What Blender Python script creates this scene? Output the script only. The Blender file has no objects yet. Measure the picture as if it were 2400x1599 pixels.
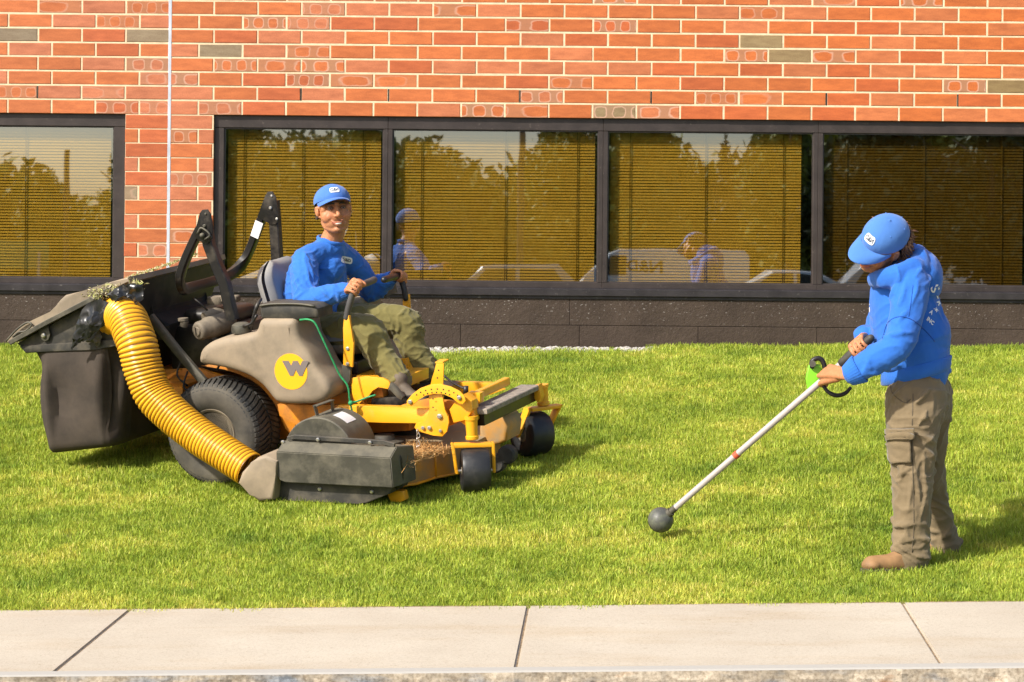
import bpy, bmesh, math, random
import numpy as np
from mathutils import Vector, Matrix, noise, Euler
R = math.radians
random.seed(7); rng = np.random.default_rng(7)
sc = bpy.context.scene
COL = sc.collection

# ------------------------------------------------------------------ camera
CAMZ = 1.49; FPX = 5470.0; ROLL = 0.0092
cam_d = bpy.data.cameras.new("camera"); cam = bpy.data.objects.new("camera", cam_d); COL.objects.link(cam)
cam_d.sensor_width = 36.0; cam_d.lens = FPX / 2400 * 36.0
cam_d.shift_y = -(799.5 - 549.5) / 2400; cam_d.clip_start = 0.1; cam_d.clip_end = 1500
cam.location = (0, 0, CAMZ)
Xc = Vector((math.cos(ROLL), 0, math.sin(ROLL))); Yc = Vector((-math.sin(ROLL), 0, math.cos(ROLL))); Zc = Vector((0, -1, 0))
cam.matrix_world = Matrix(((Xc.x, Yc.x, Zc.x, 0), (Xc.y, Yc.y, Zc.y, 0), (Xc.z, Yc.z, Zc.z, CAMZ), (0, 0, 0, 1)))
sc.camera = cam
sc.render.resolution_x = 1024; sc.render.resolution_y = 682

# ------------------------------------------------------------------ sky, sun, exposure
SUN_EL, SUN_AZ = 38.0, 230.0            # azimuth clockwise from +Y, the side the light comes from
w = bpy.data.worlds.new("World"); sc.world = w; w.use_nodes = True
nt = w.node_tree; nt.nodes.clear()
sky = nt.nodes.new("ShaderNodeTexSky"); sky.sky_type = 'NISHITA'; sky.sun_disc = False
sky.sun_elevation = R(SUN_EL); sky.sun_rotation = R(SUN_AZ); sky.dust_density = 2.5; sky.air_density = 1.0
bg = nt.nodes.new("ShaderNodeBackground"); bg.inputs[1].default_value = 0.14
wo = nt.nodes.new("ShaderNodeOutputWorld")
nt.links.new(sky.outputs[0], bg.inputs[0]); nt.links.new(bg.outputs[0], wo.inputs[0])
sd = bpy.data.lights.new("sun", 'SUN'); sd.energy = 4.8; sd.angle = R(2.0); sd.color = (1.0, 0.945, 0.86)
sun = bpy.data.objects.new("sun", sd); COL.objects.link(sun)
sdir = Vector((math.sin(R(SUN_AZ)) * math.cos(R(SUN_EL)), math.cos(R(SUN_AZ)) * math.cos(R(SUN_EL)), math.sin(R(SUN_EL))))
sun.rotation_euler = sdir.to_track_quat('Z', 'Y').to_euler(); sun.location = sdir * 40
sc.view_settings.view_transform = 'Standard'; sc.view_settings.look = 'None'
sc.view_settings.exposure = 0.40; sc.view_settings.gamma = 1.0
sc.cycles.max_bounces = 8; sc.cycles.transparent_max_bounces = 16

# ------------------------------------------------------------------ pixel <-> world (ov = photo pixels of a 2353 px wide view)
K = 0.98042
def P(px, py, d):
    x = (px / K - 1200) / FPX * d; y = -(py / K - 549.5) / FPX * d
    v = Xc * x + Yc * y
    return Vector((v.x, d, v.z + CAMZ))

# ------------------------------------------------------------------ mesh helpers
def S(r, g, b):                                     # sRGB 0-255 -> linear
    f = lambda c: (c / 255 / 12.92) if c / 255 <= .04045 else ((c / 255 + .055) / 1.055) ** 2.4
    return (f(r), f(g), f(b), 1)

def link(name, me, mat=None, parent=None, smooth=False):
    o = bpy.data.objects.new(name, me); COL.objects.link(o)
    if mat is not None:
        for m in (mat if isinstance(mat, (list, tuple)) else [mat]): me.materials.append(m)
    if parent is not None: o.parent = parent
    if smooth: me.shade_smooth()
    return o

def obj(name, bm, mat=None, parent=None, smooth=False, sharp=None):
    me = bpy.data.meshes.new(name); bmesh.ops.recalc_face_normals(bm, faces=bm.faces[:])
    bm.to_mesh(me); bm.free()
    o = link(name, me, mat, parent)
    if smooth:
        me.shade_smooth()
        if sharp: me.set_sharp_from_angle(angle=R(sharp))
    return o

def from_np(name, v, f, mat=None, parent=None, smooth=False):
    me = bpy.data.meshes.new(name)
    v = np.asarray(v, dtype=np.float32); f = np.asarray(f, dtype=np.int32)
    k = f.shape[1]
    me.vertices.add(len(v)); me.vertices.foreach_set("co", v.ravel())
    me.loops.add(f.size); me.loops.foreach_set("vertex_index", f.ravel())
    me.polygons.add(len(f)); me.polygons.foreach_set("loop_start", np.arange(0, f.size, k, dtype=np.int32))
    me.update(calc_edges=True)
    if not smooth: me.shade_flat()
    return link(name, me, mat, parent, smooth)

def empty(name, loc=(0, 0, 0), mtx=None):
    o = bpy.data.objects.new(name, None); COL.objects.link(o); o.empty_display_size = .1
    if mtx is not None: o.matrix_world = mtx
    else: o.location = loc
    return o

def tag(o, label=None, cat=None, group=None, kind=None):
    if label: o["label"] = label
    if cat: o["category"] = cat
    if group: o["group"] = group
    if kind: o["kind"] = kind
    return o

def add_box(bm, c, s, m=None, bevel=0, seg=1):
    c = Vector(c); h = Vector(s) / 2
    mt = m or Matrix.Identity(3)
    vs = [bm.verts.new(c + mt @ Vector((h.x * i, h.y * j, h.z * k))) for i in (-1, 1) for j in (-1, 1) for k in (-1, 1)]
    fs = [(0, 1, 3, 2), (4, 6, 7, 5), (0, 4, 5, 1), (2, 3, 7, 6), (0, 2, 6, 4), (1, 5, 7, 3)]
    faces = [bm.faces.new([vs[i] for i in f]) for f in fs]
    if bevel:
        ed = list({e for f in faces for e in f.edges})
        bmesh.ops.bevel(bm, geom=ed, offset=bevel, segments=seg, affect='EDGES', profile=.5)

def bx(x0, x1, y0, y1, z0, z1, bm, bevel=0, seg=1):
    add_box(bm, ((x0 + x1) / 2, (y0 + y1) / 2, (z0 + z1) / 2), (abs(x1 - x0), abs(y1 - y0), abs(z1 - z0)), None, bevel, seg)

def frame_at(t, ref=None):
    t = t.normalized()
    r = Vector(ref) if ref is not None else (Vector((0, 0, 1)) if abs(t.z) < .9 else Vector((1, 0, 0)))
    a = (r - t * r.dot(t)).normalized(); b = t.cross(a)
    return a, b

def smooth_path(pts, n):
    """Catmull-Rom through rows of equal length, n samples per span"""
    p = np.asarray(pts, float); out = []
    q = np.vstack([2 * p[0] - p[1], p, 2 * p[-1] - p[-2]])
    for i in range(len(p) - 1):
        for k in range(n):
            t = k / n; a, b, c, d = q[i], q[i + 1], q[i + 2], q[i + 3]
            out.append(.5 * ((2 * b) + (-a + c) * t + (2 * a - 5 * b + 4 * c - d) * t * t + (-a + 3 * b - 3 * c + d) * t ** 3))
    out.append(p[-1]); return np.array(out)

def add_tube(bm, pts, r, seg=10, ref=None, caps=True, n=1, flat=1.0, round_caps=False, closed=False):
    """swept tube; r scalar or list; flat = ratio of second axis"""
    pts = [Vector(p) for p in pts]
    rr = [r] * len(pts) if not hasattr(r, '__len__') else list(r)
    fl = [flat] * len(pts) if not hasattr(flat, '__len__') else list(flat)
    if n > 1:
        q = smooth_path([list(p) + [a, f] for p, a, f in zip(pts, rr, fl)], n)
        pts = [Vector(x[:3]) for x in q]; rr = [max(x[3], .0005) for x in q]; fl = [x[4] for x in q]
    N = len(pts); tans = []
    for i in range(N):
        if closed: tans.append((pts[(i + 1) % N] - pts[i - 1]).normalized())
        else: tans.append((pts[min(i + 1, N - 1)] - pts[max(i - 1, 0)]).normalized())
    if round_caps:
        e0, e1 = [], []
        for k in (1, 2, 3):
            a = k / 3 * math.pi / 2 * .96
            e0.append((pts[0] - tans[0] * rr[0] * math.sin(a) * .9, rr[0] * math.cos(a), tans[0], fl[0]))
            e1.append((pts[-1] + tans[-1] * rr[-1] * math.sin(a) * .9, rr[-1] * math.cos(a), tans[-1], fl[-1]))
        e0 = e0[::-1]
        pts = [e[0] for e in e0] + pts + [e[0] for e in e1]; rr = [e[1] for e in e0] + rr + [e[1] for e in e1]
        tans = [e[2] for e in e0] + tans + [e[2] for e in e1]; fl = [e[3] for e in e0] + fl + [e[3] for e in e1]; N = len(pts)
    a, b = frame_at(tans[0], ref); rings = []
    for i in range(N):
        t = tans[i]
        a = (a - t * a.dot(t)).normalized() if ref is None else frame_at(t, ref)[0]; b = t.cross(a)
        rings.append([bm.verts.new(pts[i] + a * (rr[i] * math.cos(q)) + b * (rr[i] * fl[i] * math.sin(q)))
                      for q in [2 * math.pi * k / seg for k in range(seg)]])
    for i in range(N - 1 + (1 if closed else 0)):
        A, B = rings[i], rings[(i + 1) % N]
        for k in range(seg):
            bm.faces.new((A[k], A[(k + 1) % seg], B[(k + 1) % seg], B[k]))
    if caps and not closed:
        bm.faces.new(rings[0][::-1]); bm.faces.new(rings[-1])
    return rings

def add_lathe(bm, prof, c, axis, seg=32):
    """prof: (radius, offset along axis)"""
    axis = Vector(axis).normalized(); c = Vector(c); a, b = frame_at(axis)
    rings = []
    for r, h in prof:
        if r < 1e-5: rings.append([bm.verts.new(c + axis * h)])
        else: rings.append([bm.verts.new(c + axis * h + (a * math.cos(q) + b * math.sin(q)) * r) for q in [2 * math.pi * k / seg for k in range(seg)]])
    for A, B in zip(rings[:-1], rings[1:]):
        for k in range(seg):
            k2 = (k + 1) % seg
            if len(A) == 1 and len(B) == 1: continue
            if len(A) == 1: bm.faces.new((A[0], B[k2], B[k]))
            elif len(B) == 1: bm.faces.new((A[k], A[k2], B[0]))
            else: bm.faces.new((A[k], A[k2], B[k2], B[k]))
    for e in (0, -1):
        if len(rings[e]) > 1: bm.faces.new(rings[e] if e else rings[e][::-1])

def add_cyl(bm, p0, p1, r, seg=16, r1=None):
    p0 = Vector(p0); p1 = Vector(p1); L_ = (p1 - p0).length
    add_lathe(bm, [(r, 0), (r if r1 is None else r1, L_)], p0, p1 - p0, seg)

def add_prism(bm, pts, off, bevel=0, seg=2):
    """closed outline (3D points) extruded by vector off"""
    off = Vector(off)
    A = [bm.verts.new(Vector(p)) for p in pts]; B = [bm.verts.new(Vector(p) + off) for p in pts]
    n = len(A); fs = [bm.faces.new(A[::-1]), bm.faces.new(B)]
    side = [bm.faces.new((A[i], A[(i + 1) % n], B[(i + 1) % n], B[i])) for i in range(n)]
    if bevel:
        ed = list({e for f in fs for e in f.edges})
        bmesh.ops.bevel(bm, geom=ed, offset=bevel, segments=seg, affect='EDGES', profile=.6)

def text_obj(name, s, size, mtx, mat, parent, extrude=.001, bold=0.0, sx=1.0):
    cu = bpy.data.curves.new(name, 'FONT'); cu.body = s; cu.size = size; cu.extrude = extrude; cu.offset = bold
    cu.align_x = 'CENTER'; cu.align_y = 'CENTER'; cu.resolution_u = 3
    t = bpy.data.objects.new(name + "_tmp", cu); COL.objects.link(t)
    dg = bpy.context.evaluated_depsgraph_get(); me = bpy.data.meshes.new_from_object(t.evaluated_get(dg))
    bpy.data.objects.remove(t); me.name = name
    me.transform(Matrix.Diagonal((sx, 1, 1, 1)))
    me.transform(mtx); me.materials.clear()
    return link(name, me, mat, parent)

# ------------------------------------------------------------------ materials
def nodes(name):
    m = bpy.data.materials.new(name); m.use_nodes = True
    nt = m.node_tree; b = nt.nodes["Principled BSDF"]
    return m, nt, b

def N(nt, typ, **kw):
    n = nt.nodes.new(typ)
    for k, v in kw.items(): setattr(n, k, v)
    return n

def noise_n(nt, scale, detail=4, rough=.55, coord='Object', stretch=None):
    if coord == 'World': src = N(nt, "ShaderNodeNewGeometry").outputs['Position']
    else: src = N(nt, "ShaderNodeTexCoord").outputs[coord]
    if stretch:
        mp = N(nt, "ShaderNodeMapping"); mp.inputs['Scale'].default_value = stretch
        nt.links.new(src, mp.inputs[0]); src = mp.outputs[0]
    n = N(nt, "ShaderNodeTexNoise"); n.inputs['Scale'].default_value = scale; n.inputs['Detail'].default_value = detail
    n.inputs['Roughness'].default_value = rough
    nt.links.new(src, n.inputs['Vector']); return n

def ramp(nt, src, stops):
    r = N(nt, "ShaderNodeValToRGB"); e = r.color_ramp.elements
    while len(e) > 1: e.remove(e[-1])
    e[0].position, e[0].color = stops[0]
    for p, c in stops[1:]:
        x = e.new(p); x.color = c
    nt.links.new(src, r.inputs[0]); return r

def mix(nt, a, b, fac, mode='MIX'):
    m = N(nt, "ShaderNodeMix", data_type='RGBA', blend_type=mode)
    for s, i in ((a, 6), (b, 7), (fac, 0)):
        if hasattr(s, 'is_linked'): nt.links.new(s, m.inputs[i])
        else: m.inputs[i].default_value = s
    return m.outputs[2]

def bump(nt, b, h, strength=.3, dist=.01):
    bp = N(nt, "ShaderNodeBump"); bp.inputs['Strength'].default_value = strength; bp.inputs['Distance'].default_value = dist
    nt.links.new(h, bp.inputs['Height']); nt.links.new(bp.outputs[0], b.inputs['Normal']); return bp

def mat(name, col, rough=.5, metal=0, var=.15, vscale=8, dust=None, dscale=5, damt=(.45, .7), bmp=0, bscale=60, bdist=.003, spec=None, coat=0, stretch=None, up_dust=0):
    """paint / plastic / cloth with tone variation, patches of dust and fine relief"""
    m, nt, b = nodes(name)
    n = noise_n(nt, vscale, 5, stretch=stretch)
    c2 = tuple(min(1, x * (1 + var * 1.6)) for x in col[:3]) + (1,); c1 = tuple(x * (1 - var * 1.6) for x in col[:3]) + (1,)
    out = ramp(nt, n.outputs[0], [(.28, c1), (.72, c2)]).outputs[0]
    if dust is not None:
        dn = noise_n(nt, dscale, 7, .65)
        df = ramp(nt, dn.outputs[0], [(damt[0], (0, 0, 0, 1)), (damt[1], (1, 1, 1, 1))]).outputs[0]
        if up_dust:
            g = N(nt, "ShaderNodeNewGeometry"); sx = N(nt, "ShaderNodeSeparateXYZ"); nt.links.new(g.outputs['Normal'], sx.inputs[0])
            u = N(nt, "ShaderNodeMath", operation='MULTIPLY_ADD', use_clamp=True); nt.links.new(sx.outputs[2], u.inputs[0]); u.inputs[1].default_value = up_dust; nt.links.new(df, u.inputs[2])
            df = u.outputs[0]
        out = mix(nt, out, dust, df)
        rr = N(nt, "ShaderNodeMapRange"); rr.inputs[3].default_value = rough; rr.inputs[4].default_value = .85
        nt.links.new(df, rr.inputs[0]); nt.links.new(rr.outputs[0], b.inputs['Roughness'])
    else: b.inputs['Roughness'].default_value = rough
    nt.links.new(out, b.inputs['Base Color']); b.inputs['Metallic'].default_value = metal
    if spec is not None: b.inputs['Specular IOR Level'].default_value = spec
    if coat: b.inputs['Coat Weight'].default_value = coat
    if bmp:
        bn = noise_n(nt, bscale, 6); bump(nt, b, bn.outputs[0], bmp, bdist)
    return m

def vcol_attr(me, name, data):
    a = me.color_attributes.new(name=name, type='FLOAT_COLOR', domain='POINT')
    arr = np.ones((len(me.vertices), 4), np.float32); arr[:, :data.shape[1]] = data
    a.data.foreach_set("color", arr.ravel())

# ------------------------------------------------------------------ ground
YS = [-60, 9.16, 9.38, 10.3, 11.9, 12.7, 16.25, 17]; SS = [-.03, -.03, -.03, -.005, .168, .27, .715, .74]
CS_Y = [9.2, 10.3, 12.4, 16.2]; CS = [.018, .023, .05, .008]
def gz(x, y):
    x = np.asarray(x, float); y = np.asarray(y, float)
    s = (np.interp(y - .15, YS, SS) + np.interp(y, YS, SS) + np.interp(y + .15, YS, SS)) / 3
    
    xe = np.clip(x, -4, 4)
    return s + np.interp(y, CS_Y, CS) * xe
WY = 16.2                                            # face of the brick wall
gx = np.arange(-14, 14.01, .1); gy = np.concatenate([np.arange(9.2, 9.5, .06), np.arange(9.5, 16.51, .1)])
GX, GY = np.meshgrid(gx, gy); GZ = gz(GX, GY)
for i in range(GZ.shape[0]):
    for j in range(0, GZ.shape[1]):
        GZ[i, j] += .012 * noise.noise(Vector((GX[i, j] * 1.3, GY[i, j] * 1.3, 0)))
nv = GX.size; idx = np.arange(nv).reshape(GX.shape)
F_ = np.stack([idx[:-1, :-1], idx[:-1, 1:], idx[1:, 1:], idx[1:, :-1]], -1).reshape(-1, 4)
m, nt, b = nodes("soil"); n = noise_n(nt, 30, 6, coord='World')
nt.links.new(ramp(nt, n.outputs[0], [(.3, (.10, .11, .02, 1)), (.7, (.20, .21, .04, 1))]).outputs[0], b.inputs[0]); b.inputs['Roughness'].default_value = 1
lawn = from_np("lawn_ground", np.stack([GX, GY, GZ], -1).reshape(-1, 3), F_, m)
tag(lawn, kind="structure")

# grass: a tuft mesh scattered over the lawn ground by geometry nodes, one object
def grass_mat():
    m, nt, b = nodes("grass")
    big = noise_n(nt, .9, 3, .6, 'World', (1, 1.6, 1)); mid = noise_n(nt, 7, 5, .7, 'World')
    add = N(nt, "ShaderNodeMath", operation='MULTIPLY_ADD'); nt.links.new(mid.outputs[0], add.inputs[0]); add.inputs[1].default_value = .80
    nt.links.new(big.outputs[0], add.inputs[2])
    c = ramp(nt, add.outputs[0], [(.64, (.18, .30, .032, 1)), (.84, (.33, .44, .046, 1)), (1.0, (.44, .55, .068, 1)), (1.18, (.54, .59, .09, 1))]).outputs[0]
    at = N(nt, "ShaderNodeAttribute", attribute_name="tone")
    c = mix(nt, c, at.outputs[0], .75, 'MULTIPLY'); c = mix(nt, c, (.62, .60, .16, 1), at.outputs[3]) if False else c
    b.inputs['Roughness'].default_value = .6; b.inputs['Specular IOR Level'].default_value = .25
    nt.links.new(c, b.inputs[0])
    tr = N(nt, "ShaderNodeBsdfTranslucent"); nt.links.new(c, tr.inputs[0]); ms = N(nt, "ShaderNodeMixShader"); ms.inputs[0].default_value = .3
    out = nt.nodes["Material Output"]; nt.links.new(b.outputs[0], ms.inputs[1]); nt.links.new(tr.outputs[0], ms.inputs[2]); nt.links.new(ms.outputs[0], out.inputs[0])
    return m
GM = grass_mat()
def blades(nb, rad, hmin, hmax, wid, seed, cut=.0):
    g = np.random.default_rng(seed); V = []; Fc = []; T = []
    for i in range(nb):
        a = g.uniform(0, 2 * math.pi); r = rad * math.sqrt(g.uniform()); x, y = r * math.cos(a), r * math.sin(a)
        h = g.uniform(hmin, hmax); th = g.uniform(0, 2 * math.pi); lean = g.uniform(.1, .8) * h; ph = g.uniform(0, 2 * math.pi)
        w_ = wid * g.uniform(.7, 1.2); dx, dy = math.cos(th) * w_, math.sin(th) * w_; lx, ly = math.cos(ph) * lean, math.sin(ph) * lean
        k = len(V)
        V += [(x - dx, y - dy, -.01), (x + dx, y + dy, -.01), (x - dx * .9 + lx * .35, y - dy * .9 + ly * .35, h * .6), (x + dx * .9 + lx * .35, y + dy * .9 + ly * .35, h * .6),
              (x + lx - dx * .3, y + ly - dy * .3, h), (x + lx + dx * .3, y + ly + dy * .3, h)]
        Fc += [(k, k + 1, k + 3, k + 2), (k + 2, k + 3, k + 5, k + 4)]
        t = g.uniform(.45, 1.35); yl = g.uniform(0, 1) ** 3
        cc = (t * (1 + .35 * yl), t, t * (1 - .2 * yl)); 
        if g.uniform() < .07: cc = (1.8, 1.35, 3.2)
        T += [cc] * 6
    return np.array(V), np.array(Fc), np.array(T)
def scatter(name, src_verts, faces, tones, ground, density, mt, smin, smax, seed, sel=None):
    o = from_np(name, src_verts, faces, mt)
    if tones is not None: vcol_attr(o.data, "tone", tones)
    ng = bpy.data.node_groups.new(name, 'GeometryNodeTree')
    ng.interface.new_socket("Geometry", in_out='INPUT', socket_type='NodeSocketGeometry')
    ng.interface.new_socket("Geometry", in_out='OUTPUT', socket_type='NodeSocketGeometry')
    gi = ng.nodes.new("NodeGroupInput"); go = ng.nodes.new("NodeGroupOutput")
    oi = ng.nodes.new("GeometryNodeObjectInfo"); oi.inputs[0].default_value = ground; oi.transform_space = 'RELATIVE'
    dp = ng.nodes.new("GeometryNodeDistributePointsOnFaces"); dp.inputs['Density'].default_value = density; dp.inputs['Seed'].default_value = seed
    rv = ng.nodes.new("FunctionNodeRandomValue"); rv.data_type = 'FLOAT_VECTOR'; rv.inputs[0].default_value = (-.12, -.12, 0); rv.inputs[1].default_value = (.12, .12, 6.283)
    rs = ng.nodes.new("FunctionNodeRandomValue"); rs.data_type = 'FLOAT'; rs.inputs[2].default_value = smin; rs.inputs[3].default_value = smax
    rs.inputs['Seed'].default_value = 5
    ip = ng.nodes.new("GeometryNodeInstanceOnPoints")
    L_ = ng.links.new
    L_(oi.outputs['Geometry'], dp.inputs['Mesh']); L_(dp.outputs['Points'], ip.inputs['Points']); L_(gi.outputs[0], ip.inputs['Instance'])
    L_(rv.outputs[0], ip.inputs['Rotation']); L_(rs.outputs[1], ip.inputs['Scale']); L_(ip.outputs[0], go.inputs[0])
    if sel:
        ps = ng.nodes.new("GeometryNodeInputPosition"); sp = ng.nodes.new("ShaderNodeSeparateXYZ"); L_(ps.outputs[0], sp.inputs[0])
        cur = None
        for ax, op, val in sel:
            c = ng.nodes.new("FunctionNodeCompare"); c.data_type = 'FLOAT'; c.operation = op; L_(sp.outputs[ax], c.inputs[0]); c.inputs[1].default_value = val
            if cur is None: cur = c.outputs[0]
            else:
                a = ng.nodes.new("FunctionNodeBooleanMath"); a.operation = 'AND'; L_(cur, a.inputs[0]); L_(c.outputs[0], a.inputs[1]); cur = a.outputs[0]
        L_(cur, dp.inputs['Selection'])
    mo = o.modifiers.new("scatter", 'NODES'); mo.node_group = ng
    return o
GV, GF, GT = blades(125, .078, .013, .036, .0017, 3)
grass = scatter("grass", GV, GF, GT, lawn, 230, GM, .75, 1.25, 2, [(0, 'GREATER_THAN', -7.5), (0, 'LESS_THAN', 7.5), (1, 'LESS_THAN', 15.98), (1, 'GREATER_THAN', 9.376)])
for a_, b_ in ((-7.5, -.75), (1.05, 7.5)):
    g2 = scatter('grass', GV, GF, GT, lawn, 260, GM, .8, 1.4, 12, [(0, 'GREATER_THAN', a_), (0, 'LESS_THAN', b_), (1, 'GREATER_THAN', 15.97), (1, 'LESS_THAN', 16.16)]); tag(g2, 'longer grass along the foot of the wall', 'grass', kind='stuff')
tag(grass, "short bright green mown lawn grass", "grass", kind="stuff")
# dry brown edge along the pavement
EV, EF, ET = blades(60, .05, .006, .024, .0016, 11)
m, nt, b = nodes("dry_grass"); n = noise_n(nt, 9, 4, coord='World')
nt.links.new(ramp(nt, n.outputs[0], [(.35, (.30, .17, .04, 1)), (.65, (.40, .32, .05, 1))]).outputs[0], b.inputs[0])
edge = scatter("dry_grass", EV, EF, ET, lawn, 420, m, .7, 1.2, 9, [(0, 'GREATER_THAN', -6), (0, 'LESS_THAN', 6), (1, 'LESS_THAN', 9.41), (1, 'GREATER_THAN', 9.36)])
tag(edge, "thin strip of dry brown grass along the pavement edge", "grass", kind="stuff")

# pavement slabs, kerb, road
def slab_mat():
    m, nt, b = nodes("concrete")
    n1 = noise_n(nt, 1.6, 5, .6, 'World'); n2 = noise_n(nt, 90, 3, .6, 'World'); n3 = noise_n(nt, 260, 2, .5, 'World')
    c = ramp(nt, n1.outputs[0], [(.3, (.47, .405, .315, 1)), (.7, (.55, .485, .385, 1))]).outputs[0]
    c = mix(nt, c, ramp(nt, n2.outputs[0], [(.3, (.72, .68, .62, 1)), (.5, (1, 1, 1, 1))]).outputs[0], .55, 'MULTIPLY')
    c = mix(nt, c, ramp(nt, n3.outputs[0], [(.30, (.45, .38, .3, 1)), (.40, (1, 1, 1, 1))]).outputs[0], .8, 'MULTIPLY')
    n4 = noise_n(nt, .8, 4, .65, 'World', (1, 3.5, 1)); c = mix(nt, c, ramp(nt, n4.outputs[0], [(.5, (1, 1, 1, 1)), (.72, (.86, .76, .62, 1))]).outputs[0], .6, 'MULTIPLY')
    n5 = noise_n(nt, 28, 5, .7, 'World'); c = mix(nt, c, ramp(nt, n5.outputs[0], [(.28, (.62, .55, .47, 1)), (.38, (1, 1, 1, 1))]).outputs[0], .7, 'MULTIPLY')
    nt.links.new(c, b.inputs[0]); b.inputs['Roughness'].default_value = .9; bump(nt, b, n2.outputs[0], .35, .002)
    return m
CM = slab_mat()
side = bpy.data.meshes.new("sidewalk"); bm = bmesh.new()
jn = [(-7.76, -7.7), (-6.21, -6.15), (-4.66, -4.61), (-3.11, -3.06), (-1.56, -1.516), (.028, .080), (1.49, 1.580), (3.02, 3.13), (4.54, 4.68), (6.06, 6.22), (7.58, 7.76)]
Y0, Y1 = 8.03, 9.36
zz = lambda x: .018 * x
for (a0, a1), (b0, b1) in zip(jn[:-1], jn[1:]):
    g = .003; q = [(a0 + g, Y0), (b0 - g, Y0), (b1 - g, Y1), (a1 + g, Y1)]
    top = [bm.verts.new((x, y, zz(x))) for x, y in q]; bot = [bm.verts.new((x, y, zz(x) - .1)) for x, y in q]
    ft = bm.faces.new(top); bm.faces.new(bot[::-1])
    for i in range(4): bm.faces.new((top[i], bot[i], bot[(i + 1) % 4], top[(i + 1) % 4]))
    bmesh.ops.bevel(bm, geom=list(ft.edges), offset=.006, segments=2, affect='EDGES')
sw = obj("sidewalk", bm, CM); tag(sw, kind="structure")
bm = bmesh.new(); q = [(-8, 8.0, -.03), (8, 8.0, -.03), (8, 9.42, -.03), (-8, 9.42, -.03)]
vs = [bm.verts.new((x, y, zz(x) - .007)) for x, y, z in q]; bm.faces.new(vs)
bed = obj("sidewalk_joint", bm, mat("joint_dirt", (.26, .18, .10, 1), .95, var=.4, vscale=25)); tag(bed, kind="structure")
# granite kerb with a rough split face
def granite():
    m, nt, b = nodes("granite")
    n1 = noise_n(nt, 3.2, 5, .6, 'World', (1, 3, 3)); n2 = noise_n(nt, 70, 4, .65, 'World')
    c = ramp(nt, n1.outputs[0], [(.3, (.20, .22, .24, 1)), (.46, (.36, .30, .22, 1)), (.6, (.48, .41, .31, 1)), (.72, (.46, .26, .13, 1))]).outputs[0]
    c = mix(nt, c, ramp(nt, n2.outputs[0], [(.35, (.6, .55, .5, 1)), (.6, (1.3, 1.3, 1.3, 1))]).outputs[0], .8, 'MULTIPLY')
    g = N(nt, "ShaderNodeNewGeometry"); sx = N(nt, "ShaderNodeSeparateXYZ"); nt.links.new(g.outputs['True Normal'], sx.inputs[0])
    c = mix(nt, c, (.42, .395, .35, 1), ramp(nt, sx.outputs[2], [(.8, (0, 0, 0, 1)), (.92, (1, 1, 1, 1))]).outputs[0])
    nt.links.new(c, b.inputs[0]); b.inputs['Roughness'].default_value = .9; bump(nt, b, n2.outputs[0], .4, .004); return m
kx = np.arange(-8, 8.001, .02); kz = np.linspace(0, .3, 16); V = []; Fq = []
kj = [-5.9, -2.83, -.0, 2.62, 5.6]
rows = 18
for i, x in enumerate(kx):
    z0 = zz(x); js = min(abs(x - k) for k in (-5.9, -2.9, 1.35, 4.2)); dep = .012 if js < .008 else 0
    V.append((x, 8.024, z0 + .002)); V.append((x, 7.960, z0 + .002 - dep))
    for k in range(rows):
        t = k / (rows - 1); z = z0 - .002 - t * .26
        r = .016 * noise.noise(Vector((x * 6, z * 9, 3))) + .009 * noise.noise(Vector((x * 25, z * 25, 7)))
        V.append((x, 7.945 + r * min(1, t * 8 + .25) + dep * 1.5, z))
nr = rows + 2
for i in range(len(kx) - 1):
    for k in range(nr - 1):
        a = i * nr + k; Fq.append((a, a + nr, a + nr + 1, a + 1))
kerb = from_np("kerb", V, Fq, granite(), smooth=False); tag(kerb, kind="structure")
# road and parking ground out to the horizon behind the camera
bm = bmesh.new()
for ya, yb, za, zb in ((8.0, 2, -.15, -.17), (2, -18, -.17, -.35), (-18, -70, -.35, -.6), (-70, -600, -.6, -1.0)):
    vs = [bm.verts.new(p) for p in ((-400, yb, zb), (400, yb, zb), (400, ya, za), (-400, ya, za))]; bm.faces.new(vs)
road = obj("road", bm, mat("asphalt", (.06, .058, .055, 1), .92, var=.25, vscale=2, bmp=.3, bscale=120)); tag(road, kind="structure")
# ground beside and behind the building
bm = bmesh.new()
for x0, x1, y0, y1, z0, z1 in ((-400, -13.9, 8, 400, -.25, .6), (13.9, 400, 8, 400, -.25, .6), (-13.9, 13.9, 16.4, 400, .5, .6)):
    bm.faces.new([bm.verts.new(p) for p in ((x0, y0, z0), (x1, y0, z0), (x1, y1, z1), (x0, y1, z1))])
gr2 = obj("ground", bm, mat("far_ground", (.12, .17, .03, 1), 1, var=.3, vscale=.5)); tag(gr2, kind="structure")
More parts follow.
